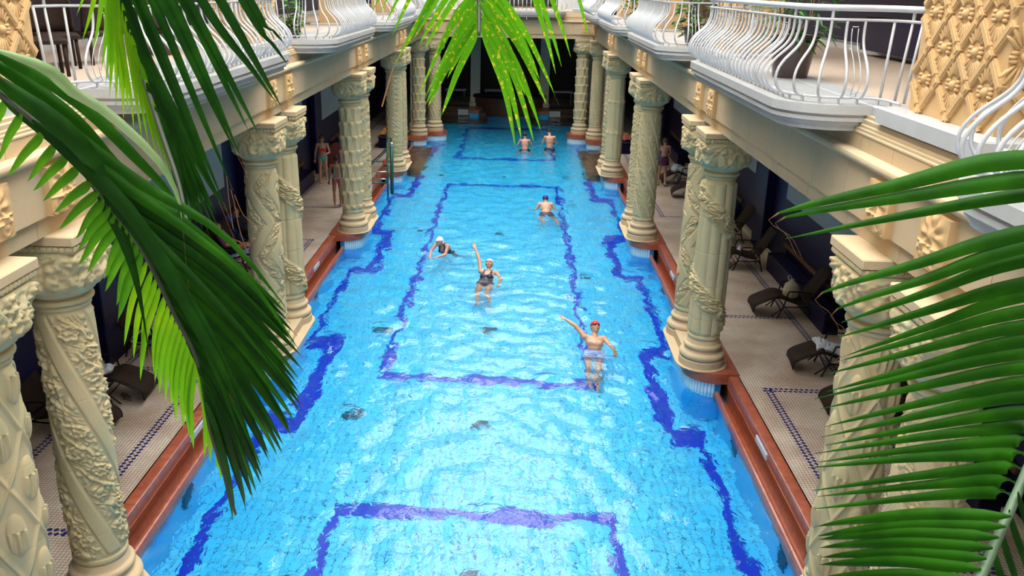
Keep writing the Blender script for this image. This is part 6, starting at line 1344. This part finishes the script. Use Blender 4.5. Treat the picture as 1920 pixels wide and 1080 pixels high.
('y',0.06,0.0140,0.10,[(-0.454,2.073,6.564),(-0.464,2.075,6.47),(-0.453,2.066,6.343),(-0.454,2.066,6.244)]),
('y',0.06,0.0140,0.10,[(-0.447,2.067,6.546),(-0.446,2.069,6.452),(-0.437,2.06,6.324),(-0.434,2.06,6.223)]),
('y',0.06,0.0140,0.10,[(-0.439,2.057,6.517),(-0.435,2.061,6.427),(-0.422,2.053,6.304),(-0.416,2.055,6.208)]),
('y',0.06,0.0140,0.10,[(-0.428,2.047,6.488),(-0.422,2.052,6.399),(-0.405,2.045,6.278),(-0.396,2.047,6.183)]),
('y',0.06,0.0140,0.10,[(-0.416,2.036,6.453),(-0.408,2.042,6.371),(-0.387,2.039,6.259),(-0.376,2.044,6.171)]),
('y',0.06,0.0140,0.10,[(-0.402,2.024,6.418),(-0.393,2.031,6.338),(-0.372,2.029,6.229),(-0.36,2.035,6.143)]),
('y',0.06,0.0140,0.10,[(-0.386,2.01,6.378),(-0.377,2.02,6.303),(-0.357,2.02,6.202),(-0.345,2.028,6.123)]),
('y',0.06,0.0140,0.10,[(-0.37,1.994,6.331),(-0.363,2.007,6.265),(-0.345,2.011,6.175),(-0.335,2.022,6.105)]),
('y',0.06,0.0140,0.10,[(-0.424,2.043,6.476),(-0.417,2.05,6.395),(-0.399,2.047,6.283),(-0.39,2.052,6.196)]),
('y',0.06,0.0140,0.10,[(-0.462,2.093,6.622),(-0.473,2.097,6.533),(-0.481,2.089,6.412),(-0.491,2.091,6.317)]),
('y',0.06,0.0140,0.10,[(-0.467,2.107,6.663),(-0.482,2.112,6.576),(-0.497,2.105,6.458),(-0.512,2.107,6.365)]),
('b',1.00,0.0055,0.00,[(-0.248,2.128,6.096),(-0.242,2.131,6.053),(-0.235,2.129,5.997),(-0.219,2.125,5.934)]),
('b',1.00,0.0055,0.00,[(-0.26,2.139,6.128),(-0.259,2.141,6.058),(-0.255,2.142,5.986)]),
('b',1.00,0.0055,0.00,[(-0.347,2.049,5.882),(-0.348,2.054,5.822),(-0.34,2.074,5.801)]),
('b',1.00,0.0055,0.00,[(-0.238,2.124,6.083),(-0.224,2.133,6.032),(-0.203,2.149,6.0)]),
 ]),
}

def leafmat(name, c, c2, tr=.45, sc_=30, thr=(.45,.62), rough=.5):
    m = mat(name, c, rough, col2=c2, vscale=sc_, trans=tr, spec=.12); r = [n for n in m.node_tree.nodes if n.type == 'VALTORGB'][0]; r.color_ramp.elements[0].position, r.color_ramp.elements[1].position = thr; return m
LM = {'d': leafmat('shaded_palm_leaf', (.015,.085,.006), (.008,.05,.005), .35, 8), 'g': leafmat('green_palm_leaf', (.024,.135,.004), (.015,.09,.004), .4, 8), 'g2': leafmat('mid_palm_leaf', (.10,.33,.008), (.06,.24,.01), .45, 6),
      'y': leafmat('backlit_palm_leaf', (.26,.52,.008), (.15,.42,.008), .5, 5), 's': leafmat('speckled_palm_leaf', (.12,.42,.01), (.62,.60,.03), .5, 95, (.37,.42)), 'p': leafmat('pale_palm_leaf', (.30,.42,.22), (.2,.34,.14), .3, 6), 'b': mat('dry_palm_tip', (.22,.10,.045), .8)}  # backlight and shade put into the leaflet colour: brighter and darker greens
M['rachis'] = mat('grey_green_rachis', (.11,.19,.11), .5, col2=(.07,.12,.07), vscale=12); M['rachisd'] = mat('dark_rachis', (.04,.05,.04), .6)
def leaflet(root, mk, tipf, wd, tw, pts):
    n = 18; P = smooth_path(pts, n); T = np.gradient(P, axis=0); T /= np.linalg.norm(T, axis=1)[:,None]; rows = []; nf = []
    eye = np.array([.477, 0, 6.6]); up = np.array([0, -.80, .60])
    for i in range(n):
        f = i/(n-1); s_ = norm(np.cross(T[i], up)); 
        nn = norm(np.cross(s_, T[i])); a = tw; s2 = s_*math.cos(a)+nn*math.sin(a); n2 = -s_*math.sin(a)+nn*math.cos(a)
        g_ = min(1, f/(1-tipf*.9)); ww = wd*((.14+.86*min(1, f*7))*max(0, 1-g_**2.2)**.9+.035)*(.58 if root['fr'] == 'right' else .50); fold = .42
        if mk == 'b': ww = wd*.22
        rows.append([P[i]-s2*ww*math.cos(fold)-n2*ww*math.sin(fold), P[i]-s2*ww*.5*math.cos(fold)-n2*ww*.38*math.sin(fold), P[i], P[i]+s2*ww*.5*math.cos(fold)-n2*ww*.38*math.sin(fold), P[i]+s2*ww*math.cos(fold)-n2*ww*math.sin(fold)])
    b_ = MB(); b_.grid(rows); b_.m = [1 if (k//4)/(n-1) > 1-tipf else 0 for k in range(len(b_.f))]
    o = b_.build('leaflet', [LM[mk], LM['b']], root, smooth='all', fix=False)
FLAB = {'right': 'palm frond at the right edge with long leaflets pointing left', 'centre': 'yellow speckled palm frond hanging down from the top middle', 'left': 'large dark palm frond sweeping from the left edge to the lower middle', 'upper': 'palm frond hanging from the top left with bright hanging leaflets'}
for F_k, (rp_, lv) in FR.items():
    t = thing('palm_frond', FLAB[F_k], 'palm frond', rp_[0]); t['group'] = 'palm fronds in the foreground'; t['fr'] = F_k
    q = MB(); n_ = len(rp_)*5; RP = smooth_path(rp_, n_); rr = np.linspace(.004, .011, n_) if F_k in ('centre','upper') else np.linspace(.011, .010, n_) if F_k == 'right' else np.linspace(.006, .003, n_)
    q.tube(RP-np.array(rp_[0]), rr, 8); q.build('rachis', M['rachis'] if F_k == 'right' else M['rachisd'], t, smooth='all')
    for mk, tf, wd, tw, pts in lv: leaflet(t, mk, tf, wd, tw, np.array(pts)-np.array(rp_[0]))
